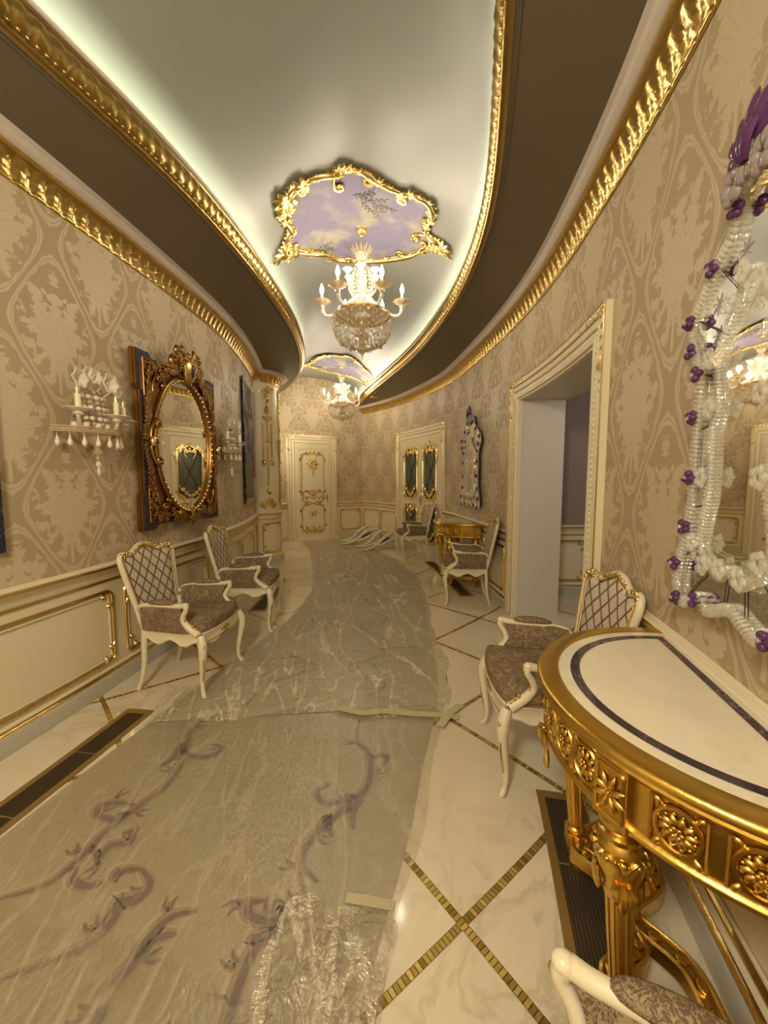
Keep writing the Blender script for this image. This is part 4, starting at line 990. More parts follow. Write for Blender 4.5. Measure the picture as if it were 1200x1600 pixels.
    for su in (-1, 1): cscroll(mb, su*.02, .03, (0 if su > 0 else PI), .12, su, .014, 0, z0=.08)
    acanthus(mb, 0, .08, -PI/2, .11, 0, 5, 1.6, .1); acanthus(mb, 0, .10, PI/2, .09, 1, 5, 1.6, .1); mb.build('bottom_carving', t)
    return t
om = make_oval(); on_wall(om, LWp, 3.60, 1.08, .02); om.rotation_euler.z += math.radians(0.0)
tag(om, 'large antique-gilt rectangular frame holding an oval mirror, on the left wall', 'mirror')

# ------------------------------------------------------------------ glass-flower mirrors
OUT = [(0, 1.12-.0), (-.06, 1.10), (-.12, 1.08), (-.155, 1.11), (-.22, 1.085), (-.285, 1.06), (-.322, 1.12), (-.31, 1.20), (-.275, 1.30), (-.252, 1.40), (-.252, 1.49), (-.252, 1.58), (-.255, 1.68), (-.245, 1.76), (-.258, 1.85), (-.31, 1.94), (-.325, 2.02), (-.27, 2.09), (-.20, 2.15), (-.13, 2.20), (-.105, 2.25), (-.08, 2.31), (-.03, 2.36)]
INN = [(0, 1.235), (-.05, 1.205), (-.09, 1.225), (-.14, 1.25), (-.165, 1.29), (-.155, 1.36), (-.135, 1.44), (-.135, 1.55), (-.14, 1.64), (-.118, 1.71), (-.125, 1.78), (-.137, 1.865), (-.10, 1.93), (-.055, 1.99), (-.03, 2.035), (0, 2.05)]
def make_murano(sx=1.0):
    t = empty('glass_mirror'); z0 = 1.06
    def loop(L): return [(-u*sx, v-z0) for u, v in L[::-1]][:-1]+[(u*sx, v-z0) for u, v in L] if False else [(u*sx, v-z0) for u, v in L]+[(-u*sx, v-z0) for u, v in L[::-1][(1 if abs(L[-1][0]) < 1e-6 else 0):-1]]
    o = cr(loop(OUT), 8, True); i_ = cr(loop(INN), 8, True)
    mb = MB(['dark']); mb.fn = xz; mb.prism([(u*.97, v*.99+.006) for u, v in o], 0, 0) if False else mb.add([(u*.985, v*.985+.01, .0) for u, v in o]+[(u*.985, v*.985+.01, .03) for u, v in o], [tuple(range(len(o)))]+[(k, (k+1) % len(o), (k+1) % len(o)+len(o), k+len(o)) for k in range(len(o))]); mb.build('back_board', t, smooth=False)
    mb = MB(['mirror']); mb.fn = xz; mb.add([(u*.985, v*.985+.01, .032) for u, v in o], [tuple(range(len(o)))]); mb.build('outer_glass', t, smooth=False)
    mb = MB(['mirror']); mb.fn = xz; n = len(i_); mb.add([(u, v, .034) for u, v in i_]+[(u, v, .044) for u, v in i_], [tuple(range(n, 2*n))]+[(k, (k+1) % n, (k+1) % n+n, k+n) for k in range(n)]); mb.build('inner_glass', t, smooth=False)
    def rope(L, r, w, name, mats):
        mb = MB(mats); mb.fn = xz; P = [np.array(p) for p in L]; D = [0]
        for k in range(len(P)): D.append(D[-1]+math.dist(P[k], P[(k+1) % len(P)]))
        tot = D[-1]; m = int(tot/(r*.95)); X = [p[0] for p in P]+[P[0][0]]; Y = [p[1] for p in P]+[P[0][1]]
        for k in range(m):
            d = tot*k/m; x, y = np.interp(d, D, X), np.interp(d, D, Y); x2, y2 = np.interp((d+.004) % tot, D, X), np.interp((d+.004) % tot, D, Y)
            tv = Vector((x2-x, y2-y, 0)).normalized(); nv = Vector((-tv.y, tv.x, 0)); c = Vector((x, y, w)); R = []
            for q in range(8): th = 2*PI*q/8; R.append(c+nv*r*math.cos(th)+Vector((0, 0, 1))*r*math.sin(th)*.8+tv*r*.35*math.cos(th))
            mb.tube([tuple(p) for p in R], r*.40, 5, k % 2 if len(mats) > 1 else 0, closed=True)
        mb.tube([(p[0], p[1], w) for p in P[::2]], r*.16, 5, 0, closed=True); mb.build(name, t)
    rope(o, .0155, .044, 'outer_glass_rope', ['crystal']); rope(i_, .0125, .052, 'inner_glass_rope', ['crystal'])
    FL = [(-.09, 2.26), (-.20, 2.15), (-.32, 2.03), (-.30, 1.93), (-.25, 1.84), (-.258, 1.70), (-.252, 1.50), (-.265, 1.33), (-.315, 1.19), (-.29, 1.07), (-.17, 1.10)]
    for su in (-1, 1):
        for k, (u, v) in enumerate(FL):
            mb = MB(['violet', 'crystal']); mb.fn = xz; r = .021
            for q in range(5):
                th = 2*PI*q/5+k; mb.blob((su*u*sx+math.cos(th)*r*.72, v-z0+math.sin(th)*r*.72, .058+.006*(q % 2)), (r*.62, r*.62, .012), 0, 7)
            mb.blob((su*u*sx, v-z0, .072), .008, 1, 5); mb.build('glass_flower', t)
    mb = MB(['violet', 'crystal']); mb.fn = xz
    for k in range(7): th = PI/2+(k-3)*.42; leaf(mb, 0, 2.35-z0, th, .15-.012*abs(k-3), .020, (k-3)*.12, z0=.06)
    for k in range(3): leaf(mb, 0, 2.33-z0, PI/2+(k-1)*.5, .09, .020, (k-1)*.2, z0=.08)
    mb.build('crest', t)
    mb = MB(['pale']); mb.fn = xz
    for su in (-1, 0, 1):
        for q in range(6): th = 2*PI*q/6; mb.blob((su*.06+math.cos(th)*.032, 2.325-z0-.02*abs(su)+math.sin(th)*.032, .085), (.024, .024, .012), 0, 6)
    mb.build('crest_rosettes', t)
    for (u, v) in [(0, 1.24), (-.09, 1.23), (-.16, 1.29), (-.135, 1.5), (-.118, 1.71), (-.137, 1.86), (-.05, 1.99), (0, 2.05)]:
        for su in ((-1, 1) if u else (1,)):
            mb = MB(['crystal']); mb.fn = xz
            for q in range(5): th = 2*PI*q/5; mb.blob((su*u*sx+math.cos(th)*.02, v-z0+math.sin(th)*.02, .080), (.015, .015, .009), 0, 5)
            mb.build('clear_rosette', t)
    for (a_, b_) in (((-.20, 2.15), (-.055, 2.0)), ((-.31, 2.03), (-.12, 1.92)), ((-.25, 1.84), (-.12, 1.78)), ((-.255, 1.66), (-.13, 1.68)), ((-.252, 1.40), (-.135, 1.42)), ((-.31, 1.22), (-.155, 1.30)), ((-.27, 1.08), (-.11, 1.23)), ((-.05, 1.11), (-.04, 1.21)), ((-.254, 1.45), (-.254, 1.64)), ((-.136, 1.42), (-.136, 1.62))):
        for su in (-1, 1): mb = MB(['dark']); mb.fn = xz; mb.tube([(su*a_[0]*sx, a_[1]-z0, .036), (su*b_[0]*sx, b_[1]-z0, .036)], .0018, 4); mb.build('glass_joint', t)
    for su in (-1, 1):                                              # engraved sprigs
        for (u, v) in ((-.20, 2.04), (-.19, 1.94), (-.195, 1.55), (-.22, 1.17), (-.08, 2.14)):
            mb = MB(['pale']); mb.fn = xz
            for k in range(7): th = k*.9; leaf(mb, su*u*sx, v-z0, th, .035, .0025, .5, h=.0005, z0=.0325)
            mb.build('engraved_sprig', t)
    return t
gm1 = on_wall(make_murano(), RWp, 1.075, 1.06, .008); gm2 = on_wall(make_murano(1.2), RWp, 5.66, 1.08, .02)
tag(gm1, 'mirror framed with clear twisted glass and purple glass flowers, above the near console', 'mirror', 'glass-flower mirrors'); tag(gm2, 'narrow glass-flower mirror far down the right wall, above the far console', 'mirror', 'glass-flower mirrors')

# ------------------------------------------------------------------ wall sconces
def make_sconce():
    t = empty('wall_sconce')
    mb = MB(['smoke']); mb.fn = xz; mb.blob((0, .33, .03), (.055, .16, .03), 0, 10); mb.build('back_plate', t)
    mb = MB(['smoke', 'gold']); P = []
    for k in range(25): a = PI*k/24; P.append((.235*math.cos(a), -.02-.19*math.sin(a), .285))
    for dz, r in ((0, .008), (.016, .005), (-.013, .005)): mb.tube([(x, y, z+dz) for x, y, z in P], r, 6)
    mb.build('ring_shelf', t)
    mb = MB(['smoke', 'milk']); mb.lathe([(.0, .10), (.012, .11), (.008, .13), (.035, .145), (.038, .16), (.020, .175), (.022, .19), (.06, .215), (.085, .25), (.092, .28), (.06, .30), (.0, .30)], (0, -.11, 0), 16, 0, sc=lambda a: 1+.05*math.cos(8*a))
    mb.lathe([(.0, .0), (.006, .01), (.012, .03), (.006, .055), (.018, .07), (.012, .09), (0, .10)], (0, -.11, 0), 10, 1); mb.build('bowl', t)
    for k in range(9):
        a = PI*(k+.5)/9; x, y = .225*math.cos(a), -.02-.18*math.sin(a)
        mb = MB(['milk']); mb.lathe([(.001, .275), (.002, .25), (.009, .225), (.015, .205), (.013, .19), (.0, .18)], (x, y, 0), 8); mb.build('glass_drop', t)
    for a, r_, h in ((-62, .16, .40), (28, .19, .385), (58, .22, .37)):
        an = math.radians(a); ex, ey = math.sin(an)*r_, -.08-math.cos(an)*r_*.62
        mb = MB(['smoke', 'milk']); mb.tube(cr([(0, -.08, .31), (ex*.35, -.08+(ey+.08)*.35, .34), (ex*.75, -.08+(ey+.08)*.8, .30), (ex, ey, .34), (ex, ey, h-.005)], 5), .014, 8)
        mb.lathe([(.012, h-.03), (.03, h-.02), (.02, h-.005), (.045, h), (.075, h+.012), (.073, h+.016), (.03, h+.006), (.012, h+.008)], (ex, ey, 0), 24, 1, sc=lambda q: 1+.09*math.cos(8*q)); arm = mb.build('arm', t)
        mb = MB(['candle']); mb.lathe([(.016, h+.005), (.0165, h+.10), (.014, h+.104), (0, h+.104)], (ex, ey, 0), 12); mb.build('candle', arm)
        mb = MB(['clearbulb', 'gold']); mb.lathe([(.010, h+.10), (.017, h+.125), (.013, h+.15), (.003, h+.175), (0, h+.178)], (ex, ey, 0), 10); mb.lathe([(.004, h+.104), (.004, h+.14), (0, h+.142)], (ex, ey, 0), 6, 1); mb.build('bulb', arm)
    for cx_, cz, s in ((-.12, .60, 1.0), (-.04, .625, .8), (.045, .60, 1.1), (.12, .57, .8), (.09, .62, .8), (-.08, .64, .7)):
        mb = MB(['milk']); cy = -.10-.05*s*(cx_ > -.1)
        rows = []
        for i in range(20):
            a = 2*PI*i/20; k = 1+.16*math.cos(6*a); rows.append([(cx_+r*k*math.cos(a)*s, cy-d*s, cz+r*k*math.sin(a)*s) for r, d in ((.008, 0), (.020, .012), (.032, .03), (.052, .04), (.058, .036), (.034, .024), (.012, .008))])
        mb.grid(rows, cu=True); mb.tube([(cx_, cy, cz), (cx_*.6, cy*.6, cz-.06), (0, -.03, .42)], .005, 5); mb.build('glass_flower', t)
    for x in (-.05, 0, .045, .085, -.085):
        mb = MB(['smoke', 'milk']); 
        for k in range(7): mb.blob((x+.008*math.sin(k), -.09-.02*math.cos(x*20)-.008*k, .54-.035*k), (.017, .017, .015), k % 2, 7)
        mb.build('bead_strand', t)
    mb = MB(['milk']); 
    for k in range(6): a = PI*(k+.5)/6; mb.blob((.13*math.cos(a), -.05-.11*math.sin(a), .318), .022, 0, 8)
    mb.build('shelf_balls', t)
    return t
s1 = on_wall(make_sconce(), LWp, 2.60, 1.51, 0); s2 = on_wall(copy_tree(s1), LWp, 4.55, 1.51, 0)
tag(s1, 'unlit pale glass wall sconce with glass flowers, between near tapestry and gilt mirror', 'wall sconce', 'glass wall sconces'); tag(s2, 'smaller-looking pale glass wall sconce between the gilt mirror and the far tapestry', 'wall sconce', 'glass wall sconces')
#@@NEXT2
# ------------------------------------------------------------------ ceiling cartouches and chandeliers
CARO = [(-0.65,-0.44),(-0.57,-0.55),(-0.49,-0.63),(-0.33,-0.68),(-0.17,-0.69),(-0.13,-0.73),(-0.06,-0.75),(0.06,-0.71),(0.17,-0.61),(0.33,-0.53),(0.45,-0.52),(0.58,-0.47),(0.63,-0.30),(0.59,-0.15),(0.63,-0.07),(0.74,-0.02),(0.62,0.15),(0.48,0.32),(0.28,0.46),(-0.01,0.52),(-0.27,0.48),(-0.41,0.31),(-0.60,0.19),(-0.71,0.03),(-0.68,-0.10),(-0.62,-0.17),(-0.64,-0.31)]
m = mat('painted_sky', (.45, .42, .5), .6); nt = m.node_tree; x, y, z, oc = objc(m)
c1 = noi(nt, oc, 2.6, 5, .4, .55); c2 = noi(nt, oc, 5, 5, .3, .6)
setc(m, mix(nt, c1.step(.55, .07), mix(nt, c2, (.19, .17, .27), (.26, .235, .33)), mix(nt, c2.step(.5, .2), (.30, .27, .23), (.43, .395, .31)))); M['sky'] = m
M['sprig'] = mat('painted_green_sprig', (.11, .125, .09), .6); M['sprig2'] = mat('painted_grey_sprig', (.18, .185, .15), .6)
def make_cartouche(cx, cy, rot):
    t = empty('ceiling_cartouche', (cx, cy, vault_z(cx, cy)))
    c_, s_ = math.cos(rot), math.sin(rot)
    def f(u, v, w):
        x, y = cx+u*c_-v*s_, cy+u*s_+v*c_; return (x-cx, y-cy, vault_z(x, y)-w-t.location.z)
    O = cr(CARO, 5, True)
    mb = MB(['sky']); mb.fn = f; mb.grid([[(u*k, v*k-.05*(1-k), .010) for u, v in O] for k in (1.0, .9, .8, .7, .6, .5, .4, .3, .2, .1, .01)], cv=True); mb.build('sky_painting', t)
    mb = MB(['gold']); mb.fn = f; n = len(O); R = [.024+.010*math.sin(i*.37)+.006*math.sin(i*.9) for i in range(n)]
    mb.tube([(u, v, .022) for u, v in O], R, 8, closed=True, up=(0, 0, 1)); mb.tube([(u*.955, v*.955, .018) for u, v in O], .008, 6, closed=True, up=(0, 0, 1))
    rnd = random.Random(5)
    def tang(i): a, b = O[(i-1) % n], O[(i+1) % n]; return math.atan2(b[1]-a[1], b[0]-a[0])
    for i in range(0, n, 3):
        u, v = O[i]; a = tang(i); acanthus(mb, u, v, a+rnd.uniform(-.5, .5), .07+.03*rnd.random(), 0, 5, 1.8, .02)
    for i, s, hd in ((4, .12, 1), (24, .13, -1), (30, .16, 1), (52, .13, -1), (58, .10, 1), (68, .13, 1), (72, .15, -1), (84, .12, 1), (102, .14, -1), (110, .12, 1), (122, .11, -1), (130, .11, 1), (14, .10, -1), (44, .10, 1)):
        i %= n; u, v = O[i]; cscroll(mb, u, v, tang(i)+(0 if hd > 0 else PI), s, hd, .015, z0=.01)
    for (u, v, a, s, k) in ((.72, -.02, .3, .16, 7), (-.72, .03, PI, .15, 7), (-.55, -.56, 2.4, .17, 6), (-.60, -.45, 2.0, .14, 5), (-.40, -.64, 2.9, .14, 5), (.66, .05, -.4, .14, 6), (-.66, .12, 2.8, .13, 6), (.0, .52, PI/2, .09, 5)):
        acanthus(mb, u, v, a, s, 0, k, 2.4, .02)
    flower(mb, .66, .06, .045, 0, 8, .03); mb.build('gilt_frame', t)
    for (u0, v0, a0, mk) in ((.0, -.42, .2, 'sprig'), (.12, -.34, .6, 'sprig2'), (-.42, .24, .1, 'sprig'), (-.15, .20, .3, 'sprig2')):
        mb = MB([mk]); mb.fn = f
        for b in range(4):
            u, v = u0+rnd.uniform(-.05, .05), v0+rnd.uniform(-.05, .05); a = a0+b*.5-.7
            for k in range(7):
                leaf(mb, u, v, a+(.7 if k % 2 else -.7), .045, .005, .3, h=.001, z0=.011); u += math.cos(a)*.022; v += math.sin(a)*.022
        mb.build('painted_sprig', t)
    return t
CHP = [((-.212, 3.92), 0.0), ((-.93, 8.44), .42)]
tag(make_cartouche(*CHP[0][0], CHP[0][1]), 'nearest ceiling cartouche, painted cloudy sky in a gilt rococo frame', 'ceiling cartouche', 'painted ceiling cartouches')
tag(make_cartouche(*CHP[1][0], CHP[1][1]), 'farther ceiling cartouche, foreshortened painted sky above the far chandelier', 'ceiling cartouche', 'painted ceiling cartouches')
def make_chandelier():
    t = empty('chandelier')
    mb = MB(['gold']); mb.lathe([(0, -.075), (.018, -.07), (.02, -.055), (.045, -.045), (.052, -.03), (.05, -.015), (.062, -.008), (.062, .0)], n=20); mb.build('ceiling_rose', t)
    mb = MB(['gold']); mb.tube([(0, 0, -.07), (0, 0, -1.0)], .006, 6); [mb.blob((0, 0, -.10-.022*k), (.008, .008, .012), 0, 5) for k in range(5)]; mb.build('rod', t)
    mb = MB(['smoke', 'gold', 'crystal']); mb.lathe([(.012, -.20), (.05, -.215), (.066, -.235), (.058, -.26), (.04, -.285), (.018, -.30)], n=20, mi=0, sc=lambda a: 1+.05*math.cos(10*a))
    for k in range(12):
        a = 2*PI*k/12; mb.tube([(.05*math.cos(a), .05*math.sin(a), -.225), (.085*math.cos(a), .085*math.sin(a), -.20), (.105*math.cos(a), .105*math.sin(a), -.175)], [.010, .009, .002], 5, 0)
    mb.lathe([(.018, -.30), (.045, -.31), (.05, -.335), (.038, -.37), (.05, -.40), (.042, -.43), (.02, -.44)], n=14, mi=2); mb.build('crown', t)
    mb = MB(['smoke', 'crystal']); 
    for k in range(16):
        a = 2*PI*k/16
        for j in range(10): r = .05+.055*math.sin(PI*(j+1)/11); mb.blob((r*math.cos(a), r*math.sin(a), -.36-.034*j), .0125, (j+k) % 2, 5)
    mb.lathe([(.02, -.44), (.035, -.50), (.03, -.56), (.05, -.62), (.06, -.68), (.045, -.74), (.07, -.78)], n=12, mi=1); mb.build('centre_column', t)
    for k in range(6):                                     # small upper glass flowers
        a = 2*PI*(k+.5)/6; mb = MB(['milk', 'crystal']); c, s = math.cos(a), math.sin(a)
        mb.tube(cr([(.04*c, .04*s, -.56), (.10*c, .10*s, -.58), (.15*c, .15*s, -.52), (.145*c, .145*s, -.44)], 4), .008, 6, 1)
        mb.lathe([(.006, -.45), (.02, -.435), (.032, -.41), (.045, -.40), (.03, -.412), (.01, -.43)], (.145*c, .145*s, 0), 18, 0, sc=lambda q: 1+.15*math.cos(6*q)); mb.build('glass_flower', t)
    RZ = -.79; RR = .262
    mb = MB(['gold', 'milk']); mb.tube([(RR*math.cos(2*PI*k/48), RR*math.sin(2*PI*k/48), RZ) for k in range(48)], .010, 8, closed=True); mb.tube([((RR+.004)*math.cos(2*PI*k/48), (RR+.004)*math.sin(2*PI*k/48), RZ-.018) for k in range(48)], .006, 6, closed=True); mb.lathe([(.07, RZ+.01), (.16, RZ+.02), (.25, RZ+.005), (.25, RZ-.002), (.07, RZ+.0)], n=32, mi=1); mb.build('ring', t)
    for k in range(6):
        a = 2*PI*k/6; c, s = math.cos(a), math.sin(a); R2 = .385
        mb = MB(['crystal', 'smoke', 'milk']); pts = cr([(.08*c, .08*s, -.64), (.15*c, .15*s, -.70), (.25*c, .25*s, -.775), (.33*c, .33*s, -.80), (.375*c, .375*s, -.765), (R2*c, R2*s, -.70)], 5); mb.tube(pts, [.016+.003*math.sin(i*1.9) for i in range(len(pts))], 8, 2)
        mb.blob((R2*c, R2*s, -.715), .024, 1, 8)
        mb.lathe([(.014, -.70), (.03, -.695), (.05, -.682), (.078, -.668), (.080, -.662), (.05, -.674), (.014, -.68)], (R2*c, R2*s, 0), 32, 1, sc=lambda q: 1+.07*math.cos(10*q)); arm = mb.build('arm', t)
        mb = MB(['candle']); mb.lathe([(.012, -.68), (.0125, -.60), (.011, -.595), (0, -.595)], (R2*c, R2*s, 0), 10); mb.build('candle', arm)
        mb = MB(['bulb']); mb.lathe([(.008, -.595), (.0165, -.57), (.018, -.555), (.012, -.53), (.003, -.505), (0, -.50)], (R2*c, R2*s, 0), 10); mb.build('bulb', arm)
    rnd = random.Random(2)
    for k in range(22):
        a = 2*PI*k/22; mb = MB(['crystal', 'smoke', 'gold']); n = 15
        for j in range(n):
            th = PI/2*j/(n-1)*.97; r = RR*math.cos(th)**.55*1.04+.02*math.sin(PI*j/(n-1)); z = RZ-.02-.275*math.sin(th)
            if j == n-1: continue
            aa = a+(.5*2*PI/22 if j % 2 else 0); mb.blob((r*math.cos(aa), r*math.sin(aa), z), (.0135, .0135, .0155), 0 if (j+k) % 3 else 1, 5)
            if j % 3 == 1: mb.blob((r*.97*math.cos(aa+.12), r*.97*math.sin(aa+.12), z-.012), .006, 2, 4)
        mb.build('bead_strand', t)
    for k in range(14):
        a = 2*PI*k/14; r = .13+.07*(k % 2); mb = MB(['crystal', 'smoke'])
        z = RZ-.235-.0*(k % 2)-.03*(k % 2 == 0); mb.lathe([(.001, z), (.004, z-.012), (.016, z-.035), (.014, z-.05), (0, z-.06)], (r*math.cos(a), r*math.sin(a), 0), 8, k % 2); mb.build('crystal_drop', t)
    mb = MB(['smoke']); mb.lathe([(.02, RZ), (.05, RZ-.03), (.06, RZ-.06), (.025, RZ-.11), (.03, RZ-.15), (.06, RZ-.18), (.075, RZ-.20), (.03, RZ-.22), (.022, RZ-.27), (.045, RZ-.31), (.055, RZ-.335), (.03, RZ-.35), (.012, RZ-.37), (.004, RZ-.385), (.003, RZ-.41), (0, RZ-.415)], n=20, sc=lambda a: 1+.05*math.cos(8*a)); mb.build('bowl_finial', t)
    return t
c1 = make_chandelier(); c1.location = (-.212, 3.92, vault_z(-.212, 3.92)); c2 = copy_tree(c1); c2.location = (-.89, 8.44, vault_z(-.89, 8.44)); c2.rotation_euler.z = .42
tag(c1, 'nearest lit crystal chandelier with candle bulbs and beaded bowl', 'chandelier', 'crystal chandeliers'); tag(c2, 'smaller-looking lit crystal chandelier farther down the hall', 'chandelier', 'crystal chandeliers')

# ------------------------------------------------------------------ tapestries
def tapmat(name, kind):
    m = mat(name, (.2, .2, .2), .85); nt = m.node_tree; x, y, z, oc = objc(m)
    a = noi(nt, vec(nt, x*3.2, z*1.2, 0.0), 1.6, 3, 1.2); b = noi(nt, oc, 9, 4, 1.5); w = noi(nt, oc, 300, 1)
    if kind:
        c = mix(nt, a.step(.50, .10), (.055, .05, .065), (.36, .30, .22)); c = mix(nt, (a+b*.3).step(.70, .06), c, (.45, .40, .36))
        c = mix(nt, z.lt(.75)*(x.lt(.10)), c, mix(nt, b, (.16, .12, .06), (.27, .21, .12))); c = mix(nt, (x.gt(.12))*(z.lt(.62))*(z.gt(.38)), c, mix(nt, b.step(.5, .1), (.20, .07, .035), (.33, .17, .08)))
        c = mix(nt, (x.gt(.14))*(z.lt(.36)), c, (.36, .36, .40)); c = mix(nt, x.lt(-.40), c, mix(nt, b.step(.52, .05), (.02, .022, .045), (.22, .24, .28)))
        v = ((x*9+a*5).sin()).gt(.86); c = mix(nt, v*(z.gt(.7)), c, (.10, .08, .08))
    else:
        c = mix(nt, b.step(.52, .04), (.018, .022, .035), (.07, .085, .06)); v = ((x*4.0+z*9+a*9).sin()).gt(.90); c = mix(nt, v, c, (.50, .38, .17)); v = ((z*16-x*3+a*6).sin()).gt(.95); c = mix(nt, v, c, (.33, .34, .30))
    c = mix(nt, w*.25, c, (.03, .025, .02)); setc(m, c); return m
M['tap1'] = tapmat('dark_tapestry_weave', 0); M['tap2'] = tapmat('figured_tapestry_weave', 1); M['fringe'] = mat('gold_tapestry_border', (.42, .30, .12), .6)
def tapestry(path, y0, y1, z0, z1, mk, label, navy=True):
    t = empty('tapestry'); on_wall(t, path, (y0+y1)/2, z0); d0, d1 = path.dY(y0), path.dY(y1); dm = (d0+d1)/2; n = 26
    def L(d, z, o): p, tt, nn = path.at(d); v = t_inv @ Vector((p[0]+nn[0]*o, p[1]+nn[1]*o, z)); return tuple(v)
    t_inv = (Matrix.Translation(t.location) @ Matrix.Rotation(t.rotation_euler.z, 4, 'Z')).inverted()
    wv = lambda i: .028+.006*math.sin(i*.9)
    mb = MB([mk]); rows = []
    for i in range(n+1): d = d0+(d1-d0)*i/n; rows.append([L(d, z, wv(i)) for z in np.linspace(z0+.05, z1, 12)]+[L(d, z, wv(i)-.012) for z in np.linspace(z1, z0+.05, 12)])
    mb.grid(rows, cv=True); mb.build('woven_field', t)
    mb = MB(['fringe', 'blue'])
    for (za, zb) in ((z0, z0+.06), (z1-.05, z1)): mb.grid([[L(d0+(d1-d0)*i/n, z, wv(i)+o) for z, o in ((za, -.010), (za, .008), (zb, .008), (zb, -.010))] for i in range(n+1)], 0, cv=True)
    for a, b in ((d0, d0+.035), (d1-.035, d1)): mb.grid([[L(a+(b-a)*k, z, .036+o) for z, o in ((z0, -.022), (z0, .003), (z1, .003), (z1, -.022))] for k in (0, 1)], 1 if navy else 0, cv=True)
    mb.build('border', t); return t
tag(tapestry(LWp, 1.25, 2.07, 1.10, 2.6, 'tap1', '', True), 'dark tapestry cut off by the left edge of the photo', 'tapestry')
tag(tapestry(LWp, 5.44, 6.50, 1.13, 2.88, 'tap2', ''), 'tall figured tapestry hanging beside the gilded cream column', 'tapestry')

# ------------------------------------------------------------------ bare chair frames on the floor
def make_bare():
    t = empty('bare_chair_frame')
    for s in (-1, 1):
        mb = MB(['creamwhite']); P = cr([(-.56, s*.20, .020), (-.48, s*.20, .022), (-.36, s*.205, .045), (-.22, s*.22, .12), (-.10, s*.235, .23), (.02, s*.235, .31), (.12, s*.23, .325)], 5)
        mb.tube(P, list(np.interp(np.linspace(0, 1, len(P)), [0, .1, .4, .75, 1], [.026, .020, .026, .036, .028])), 8); mb.build('leg', t)
        mb = MB(['creamwhite']); P = cr([(.10, s*.23, .325), (.22, s*.225, .32), (.34, s*.215, .25), (.40, s*.21, .12), (.42, s*.215, .012)], 5); mb.tube(P, list(np.linspace(.028, .018, len(P))), 8); mb.build('leg', t)
        mb = MB(['creamwhite']); P = cr([(-.44, s*.12, .022), (-.28, s*.13, .035), (-.12, s*.15, .085), (.05, s*.17, .16), (.20, s*.18, .24), (.30, s*.20, .28)], 5); mb.tube(P, list(np.interp(np.linspace(0, 1, len(P)), [0, .4, 1], [.018, .030, .024])), 8); mb.build('arm', t)
    mb = MB(['creamwhite', 'gold']); P = cr([(.06, -.24, .32), (.10, -.14, .355), (.12, -.06, .335), (.12, 0, .36), (.12, .06, .335), (.10, .14, .355), (.06, .24, .32)], 5); mb.tube(P, .024, 8); mb.blob((.12, 0, .375), (.03, .04, .02), 1)
    P = cr([(-.12, -.15, .085), (-.16, -.05, .06), (-.16, .05, .06), (-.12, .15, .085)], 5); mb.tube(P, .018, 8); P = cr([(.36, -.215, .22), (.40, 0, .25), (.36, .215, .22)], 5); mb.tube(P, .02, 8); mb.build('seat_rail', t)
    mb = MB(['dark']); mb.grid([[(x, y, .10+.16*(x+.1)/.3) for y in (-.13, 0, .13)] for x in (-.10, .0, .12)]); mb.build('dark_hole', t)  # dark sheet standing in for the dark hole inside the frame
    return t
b1 = make_bare(); b1.location = (-.44, 8.98, 0); b1.rotation_euler.z = math.radians(14); b2 = copy_tree(b1); b2.location = (-.02, 8.28, 0); b2.rotation_euler.z = math.radians(22)
tag(b1, 'bare cream chair frame lying on the floor, the one nearer the white door', 'chair frame', 'bare chair frames on the floor'); tag(b2, 'bare cream chair frame lying on the floor right beside the far armchair', 'chair frame', 'bare chair frames on the floor')

# ------------------------------------------------------------------ plastic film over the marble strip
def film(name, f0, f1, mk, amp, fr, a=-.01, b=1.02, z=.007, sd=0.0, m=70, n=600, skew=0.0, edge=.01):
    A = resamp(SL, n); B = resamp(SR, n); i0, i1 = int(f0*n), int(f1*n); rows = []
    for i in range(i0, i1):
        row = []
        for j in range(m+1):
            q = a+(b-a)*j/m; ii = min(n-1, max(0, int(i+skew*(q-.5)*n*.05+edge*n*.35*noise.noise(Vector((q*3+sd, 0, 1)))*(1 if i in (i0, i1-1) else 0))))
            jj = edge*noise.noise(Vector((i*.05, sd, 2)))*(1 if j in (0, m) else 0)
            p = A[ii]+(B[ii]-A[ii])*(q+jj)
            v = Vector((p[0]*fr+sd, p[1]*fr*.8, sd)); v2 = v*2.3
            r = (1-min(1, abs(noise.noise(v))*3.2))**2*.7+(1-min(1, abs(noise.noise(v2))*3))**2*.4
            fold = (1-min(1, abs(noise.noise(Vector((p[0]*1.1+p[1]*.2+sd, p[1]*.35, 5+sd)))*9)))**2
            ef = min(1, 6*j/m, 6*(m-j)/m, (i-i0)/10, (i1-1-i)/10)
            row.append((p[0], p[1], z+amp*(r+.8*fold)*ef))
        rows.append(row)
    mb = MB([mk]); mb.grid(rows); return mb.build(name, angle=None)
def fY(Y): return float((Path.dY(SR, Y))/SR.L)
tag(film('plastic_sheet', fY(-1.4), fY(2.50), 'plastic', .0022, 1.6, 0, 1.03, .0055, 1.0, edge=.02), 'smooth clear plastic sheet over the inlaid marble strip in the foreground', 'plastic sheet')
tag(film('plastic_sheet', fY(2.44), fY(3.33), 'plastic2', .013, 6.0, -.01, 1.05, .0085, 4.0, m=110, n=900, edge=.04), 'most crumpled clear plastic sheet, across the middle of the floor strip', 'plastic sheet')
tag(film('plastic_sheet', fY(3.35), fY(8.2), 'plastic2', .010, 4.0, -.02, 1.03, .0075, 9.0, edge=.03), 'clear plastic sheet over the far half of the floor strip', 'plastic sheet')
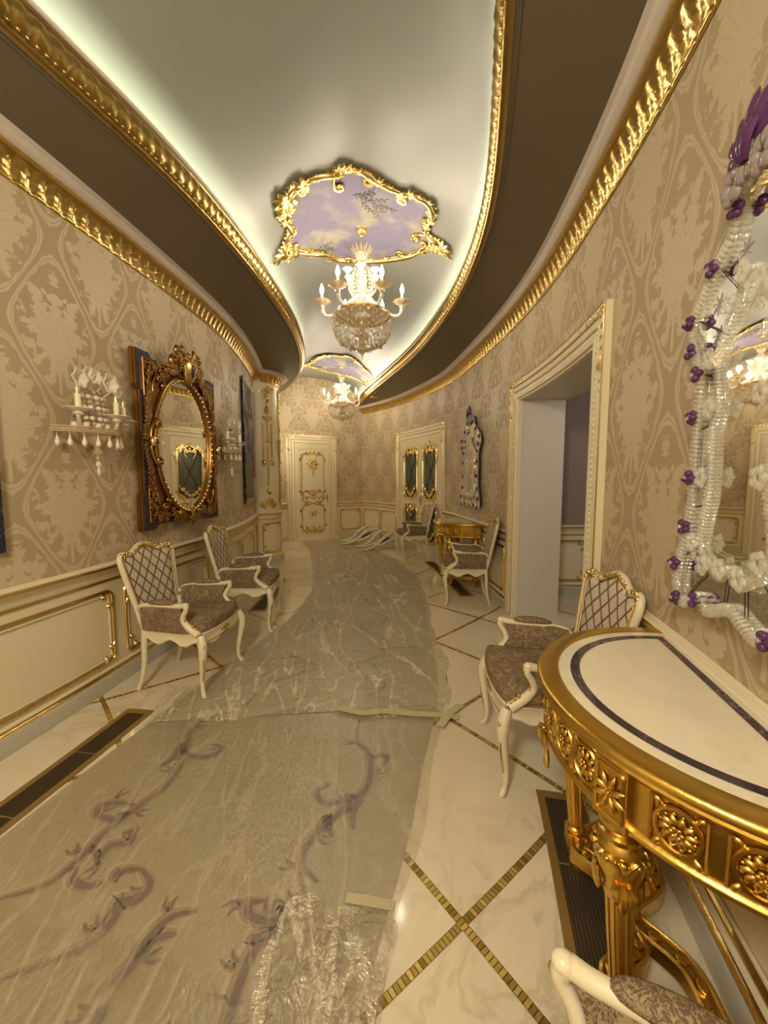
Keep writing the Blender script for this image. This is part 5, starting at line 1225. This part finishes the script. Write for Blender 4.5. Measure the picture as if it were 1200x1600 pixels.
tag(film('plastic_sheet', fY(-1.3), fY(1.20), 'plastic', .003, 2.4, -.02, 1.0, .0105, 15.0, skew=-.9, edge=.04), 'second layer of clear film with a visible edge across the bottom left', 'plastic sheet')
A_ = resamp(SL, 600); B_ = resamp(SR, 600)
def crumple():
    mb = MB(['plastic3']); rows = []
    for i in range(60):
        row = []
        for j in range(60):
            u, v = i/59, j/59; x = -.36+.38*u-.10*(1-v)*.6; y = .72+.50*v; e = min(u, 1-u, v, 1-v)*6; e = min(1, e)
            r = (1-min(1, abs(noise.noise(Vector((x*11, y*4, 3))))*3))**1.5+.5*(1-min(1, abs(noise.noise(Vector((x*22, y*9, 7))))*3)); ed = .07*noise.noise(Vector((x*5, y*5, 0)))
            row.append((x+ed, y+ed*1.6, 0.0150+.014*r*e*min(1, e*2)))
        rows.append(row)
    mb.grid(rows); return mb.build('plastic_sheet', angle=None)
tag(crumple(), 'bunched crumpled patch of clear plastic at the bottom centre by the strip edge', 'plastic sheet')
def tape(pts, w, z, label):
    P = [np.array(p, float) for p in pts]; rows = []
    for i, p in enumerate(P):
        a = P[max(0, i-1)]; b = P[min(len(P)-1, i+1)]; t = (b-a)/np.hypot(*(b-a)); q = np.array([-t[1], t[0]])*w/2
        rows.append([tuple(p+q)+(z,), tuple(p+q)+(z+.0012+.003*(i % 2),), tuple(p-q)+(z+.0012+.003*(i % 2),), tuple(p-q)+(z,)])
    mb = MB(['tape']); mb.grid(rows); mb.f += [(0, 1, 2, 3), tuple(4*(len(P)-1)+k for k in (3, 2, 1, 0))]; mb.mi += [0, 0]
    o = mb.build('masking_tape', smooth=False); tag(o, label, 'tape'); return o
tape([(-.135, 1.262), (-.06, 1.25), (.035, 1.235)], .034, .0130, 'short strip of masking tape near the right edge of the marble strip in front')
tape([(-.30, 2.40), (-.14, 2.34), (.0, 2.36), (.2, 2.33), (.36, 2.32), (.46, 2.30)], .05, .0215, 'long wrinkled masking tape holding the seam between two plastic sheets')
tape([(.33, 2.20), (.42, 2.34), (.50, 2.42)], .05, .0270, 'crossing piece of tape at the right end of the sheet seam')
